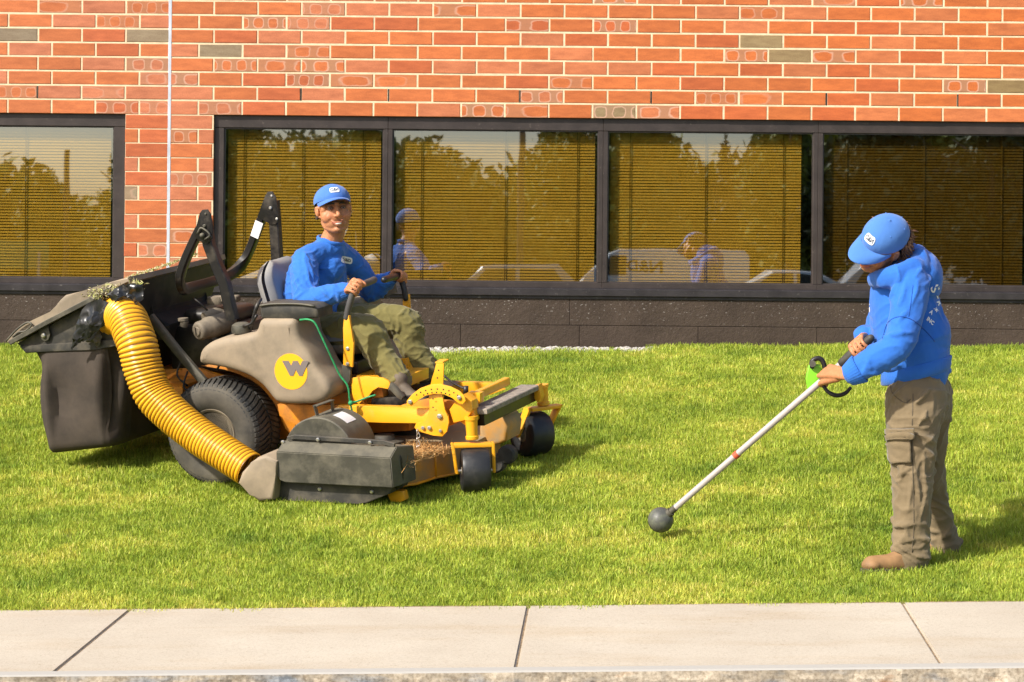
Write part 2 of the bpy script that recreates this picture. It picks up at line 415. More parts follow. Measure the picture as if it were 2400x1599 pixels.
# ------------------------------------------------------------------ building
bld = empty("office_building", (0, WY, .72))
tag(bld, "orange brick office building with a band of dark framed windows over a brown base", "building")
bld_inv = Matrix.Translation((0, -WY, -.72))
def part(o, parent=None):
    o.data.transform(bld_inv) if parent is None or parent == bld else o.data.transform(bld_inv)
    o.parent = parent or bld; return o
def wpx(px):      # source px on the wall plane -> X at y about the windows
    return (px - 1200) / FPX * WY
ZT, ZSILL, ZFND = 2.301, 1.116, 1.053
CH, BL, MJ = .0989, .304, .0118
JX = -2.386
X_L1, X_R0 = wpx(291) , wpx(499)          # right edge of left opening, left edge of the long opening
XW0, XW1 = -9.0, 9.0; ZTOP = 5.6
def brick_mat():
    m, nt, b = nodes("brick")
    at = N(nt, "ShaderNodeAttribute", attribute_name="tone"); uv = N(nt, "ShaderNodeUVMap", uv_map="brick")
    mk = N(nt, "ShaderNodeAttribute", attribute_name="mark")
    n1 = noise_n(nt, 14, 5, .6, 'World', (.6, 1, 2.2)); n2 = noise_n(nt, 120, 3, .6, 'World')
    c = mix(nt, at.outputs[0], ramp(nt, n1.outputs[0], [(.3, (.80, .74, .70, 1)), (.7, (1.12, 1.12, 1.1, 1))]).outputs[0], 1, 'MULTIPLY')
    c = mix(nt, c, ramp(nt, n2.outputs[0], [(.3, (.8, .76, .74, 1)), (.6, (1.05, 1.05, 1.05, 1))]).outputs[0], .6, 'MULTIPLY')
    # kiln flash marks: rounded shapes with a pale rim on a grey field; mark.r = repeats, mark.g = phase, mark.b = strength
    sm = N(nt, "ShaderNodeSeparateColor"); nt.links.new(mk.outputs[0], sm.inputs[0]); su = N(nt, "ShaderNodeSeparateXYZ"); nt.links.new(uv.outputs[0], su.inputs[0])
    def M(op, a, b_=None, c_=None, clamp=False):
        n = N(nt, "ShaderNodeMath", operation=op, use_clamp=clamp)
        for i, s in enumerate((a, b_, c_)):
            if s is None: continue
            if hasattr(s, 'is_linked'): nt.links.new(s, n.inputs[i])
            else: n.inputs[i].default_value = s
        return n.outputs[0]
    wob = noise_n(nt, 22, 3, .5, 'World')
    wb = M('MULTIPLY_ADD', wob.outputs[0], .22, -.11)
    u = M('ADD', M('MULTIPLY', su.outputs[0], sm.outputs[0]), sm.outputs[1])
    fu = M('ABSOLUTE', M('SUBTRACT', M('FRACT', M('ADD', u, wb)), .5)); fv = M('ABSOLUTE', M('SUBTRACT', M('ADD', su.outputs[1], wb), .46))
    pu = M('POWER', M('MULTIPLY', fu, 3.1), 3.5); pv = M('POWER', M('MULTIPLY', fv, 2.5), 3.5)
    d = M('POWER', M('ADD', pu, pv), .285)                     # 1 at the rim
    rim = M('MULTIPLY', ramp(nt, M('ABSOLUTE', M('SUBTRACT', d, 1)), [(.02, (1, 1, 1, 1)), (.16, (0, 0, 0, 1))]).outputs[0], M('MULTIPLY', sm.outputs[2], .75))
    out_ = M('MULTIPLY', ramp(nt, d, [(.98, (0, 0, 0, 1)), (1.12, (1, 1, 1, 1))]).outputs[0], sm.outputs[2])
    c = mix(nt, c, (.33, .19, .11, 1), M('MULTIPLY', out_, .75)); c = mix(nt, c, (.62, .36, .26, 1), rim)
    nt.links.new(c, b.inputs[0]); b.inputs['Roughness'].default_value = .82
    bump(nt, b, n2.outputs[0], .35, .002); return m
BV, BF, BC, BM_, BUV = [], [], [], [], []
def brick(x0, x1, z0, z1, full):
    if x1 - x0 < .012: return
    k = len(BV); j = lambda: rng.uniform(-.0012, .0012); dy = rng.uniform(-.0012, .0018); e = .003
    fr = [(x0 + e + j(), z0 + e + j()), (x1 - e + j(), z0 + e + j()), (x1 - e + j(), z1 - e + j()), (x0 + e + j(), z1 - e + j())]
    bk = [(x0, z0), (x1, z0), (x1, z1), (x0, z1)]
    for x, z in fr: BV.append((x, WY + dy, z))
    for x, z in bk: BV.append((x, WY + dy + .003, z))
    for x, z in bk: BV.append((x, WY + .03, z))
    BF.append((k, k + 1, k + 2, k + 3))
    for i in range(4):
        i2 = (i + 1) % 4
        BF.append((k + 4 + i, k + 4 + i2, k + i2, k + i)); BF.append((k + 8 + i, k + 8 + i2, k + 4 + i2, k + 4 + i))
    t = rng.uniform(); base = np.array([.54, .145, .042]) if t < .55 else (np.array([.53, .165, .072]) if t < .85 else np.array([.50, .118, .038]))
    if rng.uniform() < .035: base = np.array([.27, .19, .11])
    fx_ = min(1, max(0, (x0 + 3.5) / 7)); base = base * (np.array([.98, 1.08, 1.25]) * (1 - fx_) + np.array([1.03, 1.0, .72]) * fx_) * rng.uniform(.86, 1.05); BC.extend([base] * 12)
    r = rng.uniform(); left = x0 < -1.2
    pr = .27 if left else .15
    if r < pr: mk = (rng.choice([1.5, 2.0, 2.4, 3.0]), rng.uniform(0, 1), rng.uniform(.45, 1))
    elif r < pr + .05: mk = (1.0, rng.uniform(-.35, .35), rng.uniform(.3, .7))
    else: mk = (1, 0, 0)
    BM_.extend([mk] * 12)
    sc_ = (x1 - x0) / BL
    for i in range(12): BUV.append((((BV[k + i][0] - x0) / (x1 - x0)) * sc_, (BV[k + i][2] - z0) / (z1 - z0)))
nrow = int((ZTOP - ZSILL) / CH) + 2
k0 = -int((ZT - ZSILL) / CH) - 1
for k in range(k0, int((ZTOP - ZT) / CH)):
    z0 = ZT + k * CH + (MJ if k > 0 else .0) * .5 ; z1 = ZT + (k + 1) * CH - MJ * .5
    if z1 < ZSILL + .02: continue
    z0 = max(z0, ZSILL)
    A = (k % 2 == 0)
    xs = [JX + .006]
    x = JX + (.200 if A else BL)
    while x < XW1: xs.append(x); x += BL
    xs.append(XW1); spans = list(zip(xs[:-1], xs[1:]))
    xs = [JX - .006]; x = JX - (.211 if A else BL + .004)
    while x > XW0: xs.append(x); x -= BL
    xs.append(XW0); spans += [(b_, a_) for a_, b_ in zip(xs[:-1], xs[1:])]
    for a_, b_ in spans:
        a = a_ + (MJ / 2 if abs(a_ - JX) > .01 else .002); b = b_ - (MJ / 2 if abs(b_ - JX) > .01 else .002)
        for lo, hi in (((XW0, -5.62), (X_L1, X_R0), (wpx(3421) + .068, XW1)) if k < 0 else ((XW0, XW1),)):
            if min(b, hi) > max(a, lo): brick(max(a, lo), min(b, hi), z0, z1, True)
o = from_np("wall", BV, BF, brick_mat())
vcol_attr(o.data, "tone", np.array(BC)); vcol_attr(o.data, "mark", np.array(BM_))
ul = o.data.uv_layers.new(name="brick"); li = np.zeros(len(o.data.loops), dtype=np.int32); o.data.loops.foreach_get("vertex_index", li)
ul.data.foreach_set("uv", np.array(BUV, np.float32)[li].ravel())
part(o)
MORT = mat("mortar", (.72, .56, .37, 1), .95, var=.10, vscale=20, bmp=.4, bscale=200)
bm = bmesh.new(); my0, my1 = WY + .0032, WY + .24
bx(XW0, XW1, my0, my1, ZT + .002, ZTOP, bm); bx(X_L1 + .002, X_R0 - .002, my0, my1, ZSILL, ZT + .002, bm)
part(obj("mortar", bm, MORT))
bm = bmesh.new(); bx(JX - .0125, JX + .0125, WY - .001, WY + .02, ZSILL, ZTOP, bm, .003)
part(obj("expansion_joint", bm, mat("sealant", (.50, .53, .60, 1), .6, var=.1)))
WEEP = mat("weep_dark", (.012, .01, .009, 1), .9)
for px in (80, 693, 890, 1190, 1488, 1880, 2177):
    X = (px / K - 1200) / FPX * WY
    n_ = round((X - JX) / BL); Xj = JX + n_ * BL - (.004 if n_ < 0 else 0)
    bm = bmesh.new(); bx(Xj - .0042, Xj + .0042, WY + .001, WY + .0045, ZT + CH + .006, ZT + 2 * CH - .008, bm)
    part(obj("weep_hole", bm, WEEP))

# windows
FRM = mat("bronze_frame", (.052, .040, .036, 1), .42, .3, var=.15, dust=(.16, .13, .11, 1), dscale=45, damt=(.62, .8))
def glass_mat():
    m = bpy.data.materials.new("bronze_glass"); m.use_nodes = True; nt = m.node_tree; nt.nodes.clear()
    out = N(nt, "ShaderNodeOutputMaterial"); tr = N(nt, "ShaderNodeBsdfTransparent"); tr.inputs[0].default_value = (.84, .68, .27, 1)
    gl = N(nt, "ShaderNodeBsdfGlossy"); gl.inputs['Roughness'].default_value = .012; gl.inputs[0].default_value = (.86, .93, 1.0, 1)
    n = noise_n(nt, 1.3, 2, .5, 'World'); bp = N(nt, "ShaderNodeBump"); bp.inputs['Strength'].default_value = .12; bp.inputs['Distance'].default_value = .004
    nt.links.new(n.outputs[0], bp.inputs['Height']); nt.links.new(bp.outputs[0], gl.inputs['Normal'])
    ms = N(nt, "ShaderNodeMixShader"); lw = N(nt, "ShaderNodeLayerWeight"); lw.inputs[0].default_value = .25
    mr = N(nt, "ShaderNodeMapRange"); mr.inputs[3].default_value = .34; mr.inputs[4].default_value = 1.0
    pw = N(nt, "ShaderNodeMath", operation='POWER'); nt.links.new(lw.outputs[1], pw.inputs[0]); pw.inputs[1].default_value = 4
    lw.inputs[0].default_value = .5
    nt.links.new(pw.outputs[0], mr.inputs[0]); nt.links.new(mr.outputs[0], ms.inputs[0])
    nt.links.new(tr.outputs[0], ms.inputs[1]); nt.links.new(gl.outputs[0], ms.inputs[2]); nt.links.new(ms.outputs[0], out.inputs[0]); return m
GLS = glass_mat()
SLAT = mat("blind_slat", (.46, .40, .26, 1), .6, var=.06, vscale=3); SLATD = mat("blind_slat_shaded", (.085, .068, .042, 1), .6, var=.06, vscale=3)  # darker copy: dimmer light of the right-hand panes put into the slat colour
CORD = mat("blind_cord", (.10, .08, .05, 1), .8)
FT = .066; GY0 = WY + .055                                   # frame face width, glass plane
ZG0 = CAMZ - (661 - 549.5) / FPX * WY; ZG1 = CAMZ + (549.5 - 305) / FPX * WY
def window(x0, x1, lf, rf, cords, dark=False, tilt=38, gapr=.03, gapl=.02):
    """one glazed light between x0 and x1 (glass edges); lf / rf = frame widths on each side"""
    wd = empty("window", (0, 0, 0)); wd.parent = bld
    bm = bmesh.new()
    bx(x0 - lf, x1 + rf, WY + .03, WY + .13, ZG1, ZT + .001, bm, .003); bx(x0 - lf, x1 + rf, WY + .03, WY + .13, ZSILL + .004, ZG0, bm, .003)
    bx(x0 - lf, x0, WY + .032, WY + .13, ZG0, ZG1, bm, .003); bx(x1, x1 + rf, WY + .032, WY + .13, ZG0, ZG1, bm, .003)
    # glazing bead
    for a in ((x0, x1, ZG1 - .008, ZG1), (x0, x1, ZG0, ZG0 + .008)): bx(a[0], a[1], GY0 - .012, GY0 + .012, a[2], a[3], bm)
    for a in ((x0, x0 + .007), (x1 - .007, x1)): bx(a[0], a[1], GY0 - .011, GY0 + .011, ZG0 + .008, ZG1 - .008, bm)
    part(obj("frame", bm, FRM), wd)
    bm = bmesh.new(); ga, gc = -.00914, .0056; xm, zm = (x0 + x1) / 2, (ZG0 + ZG1) / 2
    bm.faces.new([bm.verts.new((x_, GY0 + ga * (x_ - xm) + gc * (z_ - zm), z_)) for x_, z_ in ((x0, ZG0), (x1, ZG0), (x1, ZG1), (x0, ZG1))])
    part(obj("glass", bm, GLS), wd)
    # venetian blind
    bm = bmesh.new(); pitch = .0205; wsl = .0262; yb = GY0 + .055; t = R(tilt); z = ZG0 - .03
    bx0, bx1 = x0 + gapl, x1 - gapr
    n_ = int((ZG1 - ZG0 + .08) / pitch)
    nx = max(2, int((bx1 - bx0) / .3))
    for i in range(n_):
        zc = z + i * pitch; dt = rng.uniform(-.06, .06)
        dy, dz = math.cos(t + dt) * wsl / 2, math.sin(t + dt) * wsl / 2; sag = .0022
        cols = []
        for q in range(nx + 1):
            X = bx0 + (bx1 - bx0) * q / nx; jz = rng.uniform(-.0006, .0006)
            cols.append([bm.verts.new((X, yb - dy, zc - dz + jz)), bm.verts.new((X, yb - sag, zc + sag + jz)), bm.verts.new((X, yb + dy, zc + dz + jz))])
        for A, B in zip(cols[:-1], cols[1:]):
            bm.faces.new((A[0], B[0], B[1], A[1])); bm.faces.new((A[1], B[1], B[2], A[2]))
    part(obj("blind", bm, SLATD if dark else SLAT, smooth=True), wd)
    for fx in cords:
        bm = bmesh.new(); X = x0 + (x1 - x0) * fx; bx(X - .0028, X + .0028, yb - .0175, yb - .0145, z - .01, ZG1 + .03, bm)
        part(obj("blind_cord", bm, CORD), wd)
    return wd
# left window (runs out of the picture) then the long band
window(-5.55, wpx(-1050 + 0) if False else -4.22, FT, .03, (.3, .7))
window(-4.16, wpx(263), .03, wpx(291) - wpx(263), (.28, .55), tilt=54)
ed = [(522, 896), (918, 1401), (1424, 1906), (1929, 2411), (2434, 2916), (2939, 3421)]
wl = wpx(499)
cds = [(.12, .49, .87), (.14, .55, .87 + .03), (.11, .48, .86), (.12, .5, .88), (.12, .5, .88), (.12, .5, .88)]
for i, (a, b_) in enumerate(ed):
    xa, xb = wpx(a), wpx(b_)
    lf = xa - (wl if i == 0 else (wpx(ed[i - 1][1]) + xa) / 2); rf = ((wpx(ed[i + 1][0]) + xb) / 2 - xb) if i < len(ed) - 1 else .066
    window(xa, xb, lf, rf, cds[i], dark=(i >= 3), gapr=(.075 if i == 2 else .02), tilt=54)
XE = wpx(3421) + .066
for a_, b_ in ((XE + .001, XW1), (XW0, -5.62)):
    bm = bmesh.new(); bx(a_, b_, WY + .0032, WY + .2, ZSILL, ZT, bm); part(obj("side_pier", bm, MORT))
# sill and base
bm = bmesh.new(); bx(XW0, XW1, WY - .035, WY + .14, 1.066, ZSILL, bm, .004); bx(XW0, XW1, WY - .012, WY + .1, 1.045, 1.066, bm, .002)
bx(XW0, XW1, WY - .004, WY + .05, ZSILL, ZSILL + .006, bm)
part(obj("sill", bm, mat("sill_metal", (.055, .048, .05, 1), .33, .5, var=.2, dust=(.3, .27, .24, 1), dscale=30, damt=(.6, .85))))
def base_mat():
    m, nt, b = nodes("painted_block")
    n1 = noise_n(nt, 3, 5, .6, 'World'); n2 = noise_n(nt, 38, 4, .7, 'World'); n3 = noise_n(nt, 55, 3, .5, 'World', (1, 1, 1.6))
    c = ramp(nt, n1.outputs[0], [(.3, (.042, .029, .021, 1)), (.7, (.070, .049, .036, 1))]).outputs[0]
    sp = ramp(nt, n3.outputs[0], [(.66, (0, 0, 0, 1)), (.71, (1, 1, 1, 1))]).outputs[0]
    g = N(nt, "ShaderNodeNewGeometry"); sx = N(nt, "ShaderNodeSeparateXYZ"); nt.links.new(g.outputs['Position'], sx.inputs[0])
    up = N(nt, "ShaderNodeMapRange"); up.inputs[1].default_value = .80; up.inputs[2].default_value = 1.03; nt.links.new(sx.outputs[2], up.inputs[0])
    mm = N(nt, "ShaderNodeMath", operation='MULTIPLY'); nt.links.new(sp, mm.inputs[0]); nt.links.new(up.outputs[0], mm.inputs[1])
    c = mix(nt, c, (.30, .27, .25, 1), mm.outputs[0])
    nt.links.new(c, b.inputs[0]); b.inputs['Roughness'].default_value = .7; b.inputs['Specular IOR Level'].default_value = .25; bump(nt, b, n2.outputs[0], .8, .008); return m
bm = bmesh.new(); zj = .862; gp = .0024; x = -9.0; xj = [wpx(p / K) for p in (1310 - 270 * 8, )][0]
while xj < XW1:
    bx(max(XW0, xj + gp / 2), min(XW1, xj + .8245 - gp / 2), WY - .006, WY + .15, .3, zj - gp / 2, bm, .003); xj += .8245
xj = -9.2
while xj < XW1:
    bx(max(XW0, xj), min(XW1, xj + 2.4), WY - .0055, WY + .15, zj + gp / 2, 1.046, bm, .003); xj += 2.4 + .0015
part(obj("foundation", bm, base_mat()))
bm = bmesh.new(); bx(XW0, XW1, WY + .0, WY + .13, .3, 1.04, bm)
part(obj("base_joint", bm, mat("base_joint_paint", (.032, .023, .020, 1), .8)))
# the rest of the building: dark rooms, ends, roof
bm = bmesh.new(); DK = mat("dim_room", (.05, .04, .03, 1), .9)
bx(XW0, XW1, WY + 4.9, WY + 5, .3, ZTOP, bm); bx(XW0, XW1, WY + .25, WY + 4.9, .5, .6, bm); bx(XW0, XW1, WY + .25, WY + 4.9, ZT + .15, ZT + .25, bm)
part(obj("interior", bm, DK))
for a_ in (XW0 - .25, XW1):
    bm = bmesh.new(); bx(a_, a_ + .25, WY, WY + 5, .3, ZTOP, bm); part(obj("end_wall", bm, MORT))
bm = bmesh.new(); bx(XW0 - .3, XW1 + .3, WY - .05, WY + 5.05, ZTOP, ZTOP + .3, bm); part(obj("roof", bm, FRM))

# white gravel strip at the wall foot
ico = bmesh.new(); bmesh.ops.create_icosphere(ico, subdivisions=1, radius=.014)
for v_ in ico.verts: v_.co = Vector((v_.co.x * 1.25, v_.co.y, v_.co.z * .7)) * (1 + .25 * noise.noise(v_.co * 90))
gme = bpy.data.meshes.new("g"); ico.to_mesh(gme); ico.free()
gv = np.array([v_.co[:] for v_ in gme.vertices]); gf = np.array([p_.vertices[:] for p_ in gme.polygons])
bpy.data.meshes.remove(gme)
gm_, nt, b = nodes("pebble"); n = noise_n(nt, 30, 3, .6, 'World')
nt.links.new(ramp(nt, n.outputs[0], [(.35, (.30, .27, .24, 1)), (.6, (.52, .49, .45, 1))]).outputs[0], b.inputs[0]); b.inputs['Roughness'].default_value = .8
grv = scatter("gravel", gv, gf, None, lawn, 2600, gm_, .5, 1.35, 4, [(1, 'GREATER_THAN', 15.95), (1, 'LESS_THAN', 16.2), (0, 'GREATER_THAN', -.8), (0, 'LESS_THAN', 1.1)])
tag(grv, "strip of white pebbles along the foot of the wall", "gravel", kind="stuff")

# ------------------------------------------------------------------ across the street (seen mirrored in the windows)
GX_, GY_ = 98, 60      # the panes sit a fraction of a degree out of true and shift what they mirror by this much
def leaf_crown(name, blobs, nleaf, size, mt, parent, seed):
    g = np.random.default_rng(seed); V = []; Fc = []
    vol = np.array([b_[3] * b_[4] * b_[5] for b_ in blobs]); pr = vol / vol.sum()
    for i in range(nleaf):
        q = blobs[g.choice(len(blobs), p=pr)]; d = g.normal(size=3); d /= np.linalg.norm(d); r = g.uniform(.3, 1.05)
        c = np.array(q[:3]) + d * np.array(q[3:6]) * r
        a = g.normal(size=3); a /= np.linalg.norm(a); b_ = np.cross(a, g.normal(size=3)); b_ /= np.linalg.norm(b_); s = size * g.uniform(.5, 1.3)
        k = len(V); V += [c - a * s, c + b_ * s * .6, c + a * s, c - b_ * s * .6]; Fc.append((k, k + 1, k + 2, k + 3))
    return from_np(name, V, Fc, mt, parent)
LEAF = mat("leaf", (.17, .185, .018, 1), .7, var=.5, vscale=.8); LEAF2 = mat("leaf_dark", (.06, .075, .015, 1), .7, var=.4, vscale=.8); BARK = mat("bark", (.07, .05, .035, 1), .9)
def tree(px, ytop, D, wpx_, seed, label, cat="tree", dark=False, conifer=False, bare=False):
    """placed across the street; px / ytop / width as they mirror in the glass, D metres in front of the wall"""
    tot = WY + D; s = FPX * K / tot; X = (px - GX_ - 1176.5) / s; top = CAMZ + (538.7 + GY_ - ytop) / s; Yw = WY - D; z0 = -1.0
    h = top - z0; wd = wpx_ / s / 2
    t = empty("conifer_tree" if conifer else "broadleaf_tree", (X, Yw, z0)); tag(t, label, cat, "trees across the street")
    g = np.random.default_rng(seed); bm = bmesh.new()
    add_tube(bm, [(0, 0, 0), (.05, 0, h * .4), (0, .1, h * .93)], [h * .03, h * .02, h * .006], 8)
    for k in range(7):
        a = g.uniform(0, 6.28); zb = h * g.uniform(.3, .8); add_tube(bm, [(0, 0, zb), (math.cos(a) * wd * .7, math.sin(a) * wd * .7, zb + h * .14)], [h * .009, h * .003], 5)
    obj("trunk", bm, BARK, t)
    bl = []
    if conifer:
        for k in range(9):
            f = k / 8; bl.append((0, 0, h * (.18 + .8 * f), wd * (1 - f * .93), wd * (1 - f * .93), h * .05))
    else:
        for k in range(15):
            a = g.uniform(0, 6.28); rr = g.uniform(.2, .75); zf = g.uniform(.22, .86)
            e = math.sin(math.pi * min(1, (zf + .12))) ** .5
            bl.append((math.cos(a) * wd * rr * e, math.sin(a) * wd * rr * e, h * zf, wd * g.uniform(.36, .58), wd * g.uniform(.36, .58), h * g.uniform(.12, .19)))
        bl.append((0, 0, h * .87, wd * .3, wd * .3, h * .12))
    leaf_crown("crown", bl, 900 if bare else 7500, .145 * h / 7, LEAF2 if (dark or conifer) else LEAF, t, seed)
for a in [(-380, 330, 84, 330, 1, "broad tree at the far left of the row across the street"),
          (-90, 372, 90, 260, 2, "low round tree left of the lone pole across the street"),
          (110, 395, 96, 190, 3, "small tree beside the lone pole across the street"),
          (330, 350, 92, 260, 4, "medium tree facing the brick pier"),
          (560, 225, 80, 250, 5, "tall airy tree facing the left end of the long window band"),
          (720, 322, 86, 220, 6, "bushy tree right of the tall airy one"),
          (860, 300, 82, 190, 7, "rounded tree facing the first dark mullion"),
          (1000, 330, 84, 250, 8, "peaked tree left of the gap of sky"),
          (1330, 270, 80, 290, 9, "wide tree right of the gap of sky"),
          (1480, 250, 78, 240, 10, "large tree left of the conifer"),
          (1830, 250, 76, 260, 12, "dense tree right of the conifer"),
          (2030, 215, 74, 330, 13, "tall dense tree facing the dark pane"),
          (2290, 215, 72, 340, 14, "tallest tree near the right end of the row"),
          (2600, 240, 76, 330, 15, "broad tree at the far right of the row across the street")]:
    tree(*a, dark=(a[0] > 1900))
tree(1680, 300, 88, 130, 11, "pointed dark conifer in the row across the street", conifer=True)
# hedge-like woodland mass low behind the trees
bl = []
g = np.random.default_rng(5)
def wz(px): return CAMZ + (598.7 - np.interp(px, [-500, 20, 120, 215, 290, 500, 620, 700, 860, 930, 1010, 1100, 1160, 1230, 1300, 1540, 1600, 1760, 1850, 1950, 3000], [400, 372, 430, 500, 470, 330, 345, 345, 320, 375, 350, 400, 440, 370, 320, 318, 368, 368, 325, 250, 250])) * (WY + 105) / (FPX * K)
for k in range(70):
    px = -500 + k * 48; s = FPX * K / (WY + 105); bl.append(((px - GX_ - 1176.5) / s, WY - 105 + g.uniform(-4, 4), wz(px) - 2.6 + g.uniform(-.5, .5), 2.7, 2.5, 2.9)); bl.append(((px + 20 - GX_ - 1176.5) / s, WY - 105 + g.uniform(-4, 4), max(.3, wz(px) - 5.6), 2.7, 2.5, 2.6))
wd_ = leaf_crown("woodland", bl, 70000, .40, LEAF, None, 77); tag(wd_, "low woodland behind the street trees", "woodland", kind="stuff")
# lamp post mirrored near the top of the second pane
def post(px, ytop, D, label, arm=True):
    tot = WY + D; s = FPX * K / tot; X = (px - GX_ - 1176.5) / s; top = CAMZ + (538.7 + GY_ - ytop) / s
    t = empty("utility_pole", (X, WY - D, -1)); tag(t, label, "pole", "poles across the street")
    bm = bmesh.new(); add_tube(bm, [(0, 0, 0), (0, 0, top + 1)], [.12, .09], 10); obj("mast", bm, BARK, t)
    if not arm: return
    bm = bmesh.new(); bx(-.6, .6, -.05, .05, top + .55, top + .67, bm); obj("crossarm", bm, BARK, t)
post(1218, 240, 60, "utility pole facing the second pane of the window band"); post(165, 365, 70, "utility pole facing the left window", False)

# vehicles in the lot across the street
WHITE = mat("white_paint", (.72, .72, .70, 1), .3, var=.04, coat=.5); SILV = mat("silver_paint", (.42, .42, .42, 1), .3, .4, var=.04); DARKG = mat("vehicle_glass", (.03, .035, .04, 1), .1)
TYRE = mat("tyre_rubber", (.02, .02, .02, 1), .8, var=.2); GRN = mat("sign_green", (.03, .25, .08, 1), .5); BLK = mat("black_print", (.02, .02, .02, 1), .6)
def vehicle(name, label, cat, X, Yw, z0, L_, prof, win, h, W_, pm, text=None, rot=0):
    """prof: side outline (x along length 0..1, z), extruded across W_"""
    t = empty(name, (X, Yw, z0)); t.rotation_euler.z = rot; tag(t, label, cat, "vehicles parked across the street")
    bm = bmesh.new(); add_prism(bm, [((x - .5) * L_, -W_ / 2, z * h) for x, z in prof], (0, W_, 0), .07, 3); obj("body", bm, pm, t, True, 40)
    for wnd in win:
        bm = bmesh.new(); add_prism(bm, [((x - .5) * L_, -W_ / 2 - .006, z * h) for x, z in wnd], (0, W_ + .012, 0)); obj("window", bm, DARKG, t)
    for x in (.2, .8):
        for y in (-1, 1):
            bm = bmesh.new(); add_lathe(bm, [(.0, -.11), (.2, -.11), (.32, -.09), (.34, -.05), (.34, .05), (.32, .09), (.2, .11), (0, .11)], ((x - .5) * L_, y * (W_ / 2 - .1), .34), (0, 1, 0), 24); wl_ = obj("wheel", bm, TYRE, t, True, 40)
            bm = bmesh.new(); add_lathe(bm, [(0, 0), (.2, 0), (.2, .01), (0, .02)], ((x - .5) * L_, y * (W_ / 2 + .012), .34), (0, y, 0), 16); obj("rim", bm, SILV, wl_)
    for x in (.005, .995):
        for y in (-1, 1):
            bm = bmesh.new(); add_box(bm, ((x - .5) * L_, y * (W_ / 2 - .22), h * .42), (.06, .26, .13), None, .02); obj("headlight" if x < .5 else "tail_light", bm, SILV, t)
    if text:
        for s_, sz, zf, xo in text:
            # lettering on the side facing the building (+y): reads correctly when seen from the building
            mt_ = Matrix.Translation((xo, W_ / 2 + .008, zf * h)) @ Matrix(((-1, 0, 0, 0), (0, 0, 1, 0), (0, 1, 0, 0), (0, 0, 0, 1)))
            text_obj("lettering", s_, sz, mt_, BLK, t, .003, .012)
    return t
def vpos(px, D): s = FPX * K / (WY + D); return (px - GX_ - 1176.5) / s, WY - D
x_, y_ = vpos(1545, 58)
vehicle("van", "white panel van with dark lettering facing the third pane", "van", x_, y_, -.35, 5.4,
        [(0, .14), (0, .45), (.06, .56), (.17, .92), (.24, 1.0), (.97, 1.0), (1, .9), (1, .14)], [[(.10, .58), (.19, .9), (.28, .9), (.28, .58)]], 2.05, 1.95, WHITE, [("N&D", .55, .72, -.6), ("LANDSCAPE", .3, .4, -.6)])
x_, y_ = vpos(1190, 58)
vehicle("parked_suv", "silver sport utility vehicle parked facing the second pane", "car", x_, y_, -.45, 4.5,
        [(0, .16), (0, .52), (.2, .6), (.32, .97), (.85, 1), (.97, .65), (1, .6), (1, .16)], [[(.26, .62), (.345, .9), (.56, .92), (.56, .62)], [(.59, .62), (.59, .92), (.82, .92), (.9, .64)]], 1.6, 1.8, SILV)
x_, y_ = vpos(1835, 50)
vehicle("parked_sedan", "white sedan parked right of the panel van", "car", x_, y_, -.3, 4.6,
        [(0, .16), (0, .5), (.22, .62), (.38, .98), (.66, 1), (.84, .68), (1, .62), (1, .16)], [[(.27, .64), (.385, .92), (.51, .94), (.51, .64)], [(.53, .64), (.53, .94), (.65, .93), (.78, .67)]], 1.4, 1.8, WHITE)
x_, y_ = vpos(2080, 54)
vehicle("parked_pickup", "silver pickup truck parked facing the dark pane", "truck", x_, y_, -.35, 5.2,
        [(0, .2), (0, .55), (.2, .6), (.3, .97), (.52, 1), (.58, .62), (1, .6), (1, .2)], [[(.25, .62), (.32, .9), (.5, .92), (.53, .64)]], 1.75, 1.9, SILV)
bm = bmesh.new(); s_ = FPX * K / (WY + 66); add_box(bm, (0, 0, 2.3), (2.6, .1, 1.0)); sg = empty("street_sign", ((40 - GX_ - 1176.5) / s_, WY - 66, -.9)); tag(sg, "green road sign on two posts across the street", "sign")
obj("sign_panel", bm, GRN, sg); bm = bmesh.new(); add_box(bm, (-1, .1, 1.2), (.08, .08, 2.4)); obj("post", bm, SILV, sg); bm = bmesh.new(); add_box(bm, (1, .1, 1.2), (.08, .08, 2.4)); obj("post", bm, SILV, sg)
# ------------------------------------------------------------------ riding mower (local axes: u forward, v to its left side, w up)
Rr = Vector((-1.55, 12.45, .150)); Fr = Vector((-.18, 11.92, .180)); Gr = Vector((.14, 12.73, .275))
eu = (Fr - Rr).normalized(); ev = Gr - Fr; ev = (ev - eu * ev.dot(eu)).normalized(); ew = eu.cross(ev)
MM = Matrix(((eu.x, ev.x, ew.x, Rr.x), (eu.y, ev.y, ew.y, Rr.y), (eu.z, ev.z, ew.z, Rr.z), (0, 0, 0, 1))); MI = MM.inverted()
CAMP = Vector((0, 0, CAMZ))
def ray_l(sx, sy):
    a = MI @ CAMP; b = MI @ P(sx * K, sy * K, 10.0); return a, (b - a)
def Lv(sx, sy, v): a, d = ray_l(sx, sy); return a + d * ((v - a.y) / d.y)          # photo pixel (2400 wide) on the plane v
def Lw(sx, sy, w_): a, d = ray_l(sx, sy); return a + d * ((w_ - a.z) / d.z)
def Lu(sx, sy, u_): a, d = ray_l(sx, sy); return a + d * ((u_ - a.x) / d.x)
mow = empty("lawn_mower", mtx=MM)
tag(mow, "yellow and grey ride-on lawn mower with grass bag and corrugated yellow hose", "lawn mower")

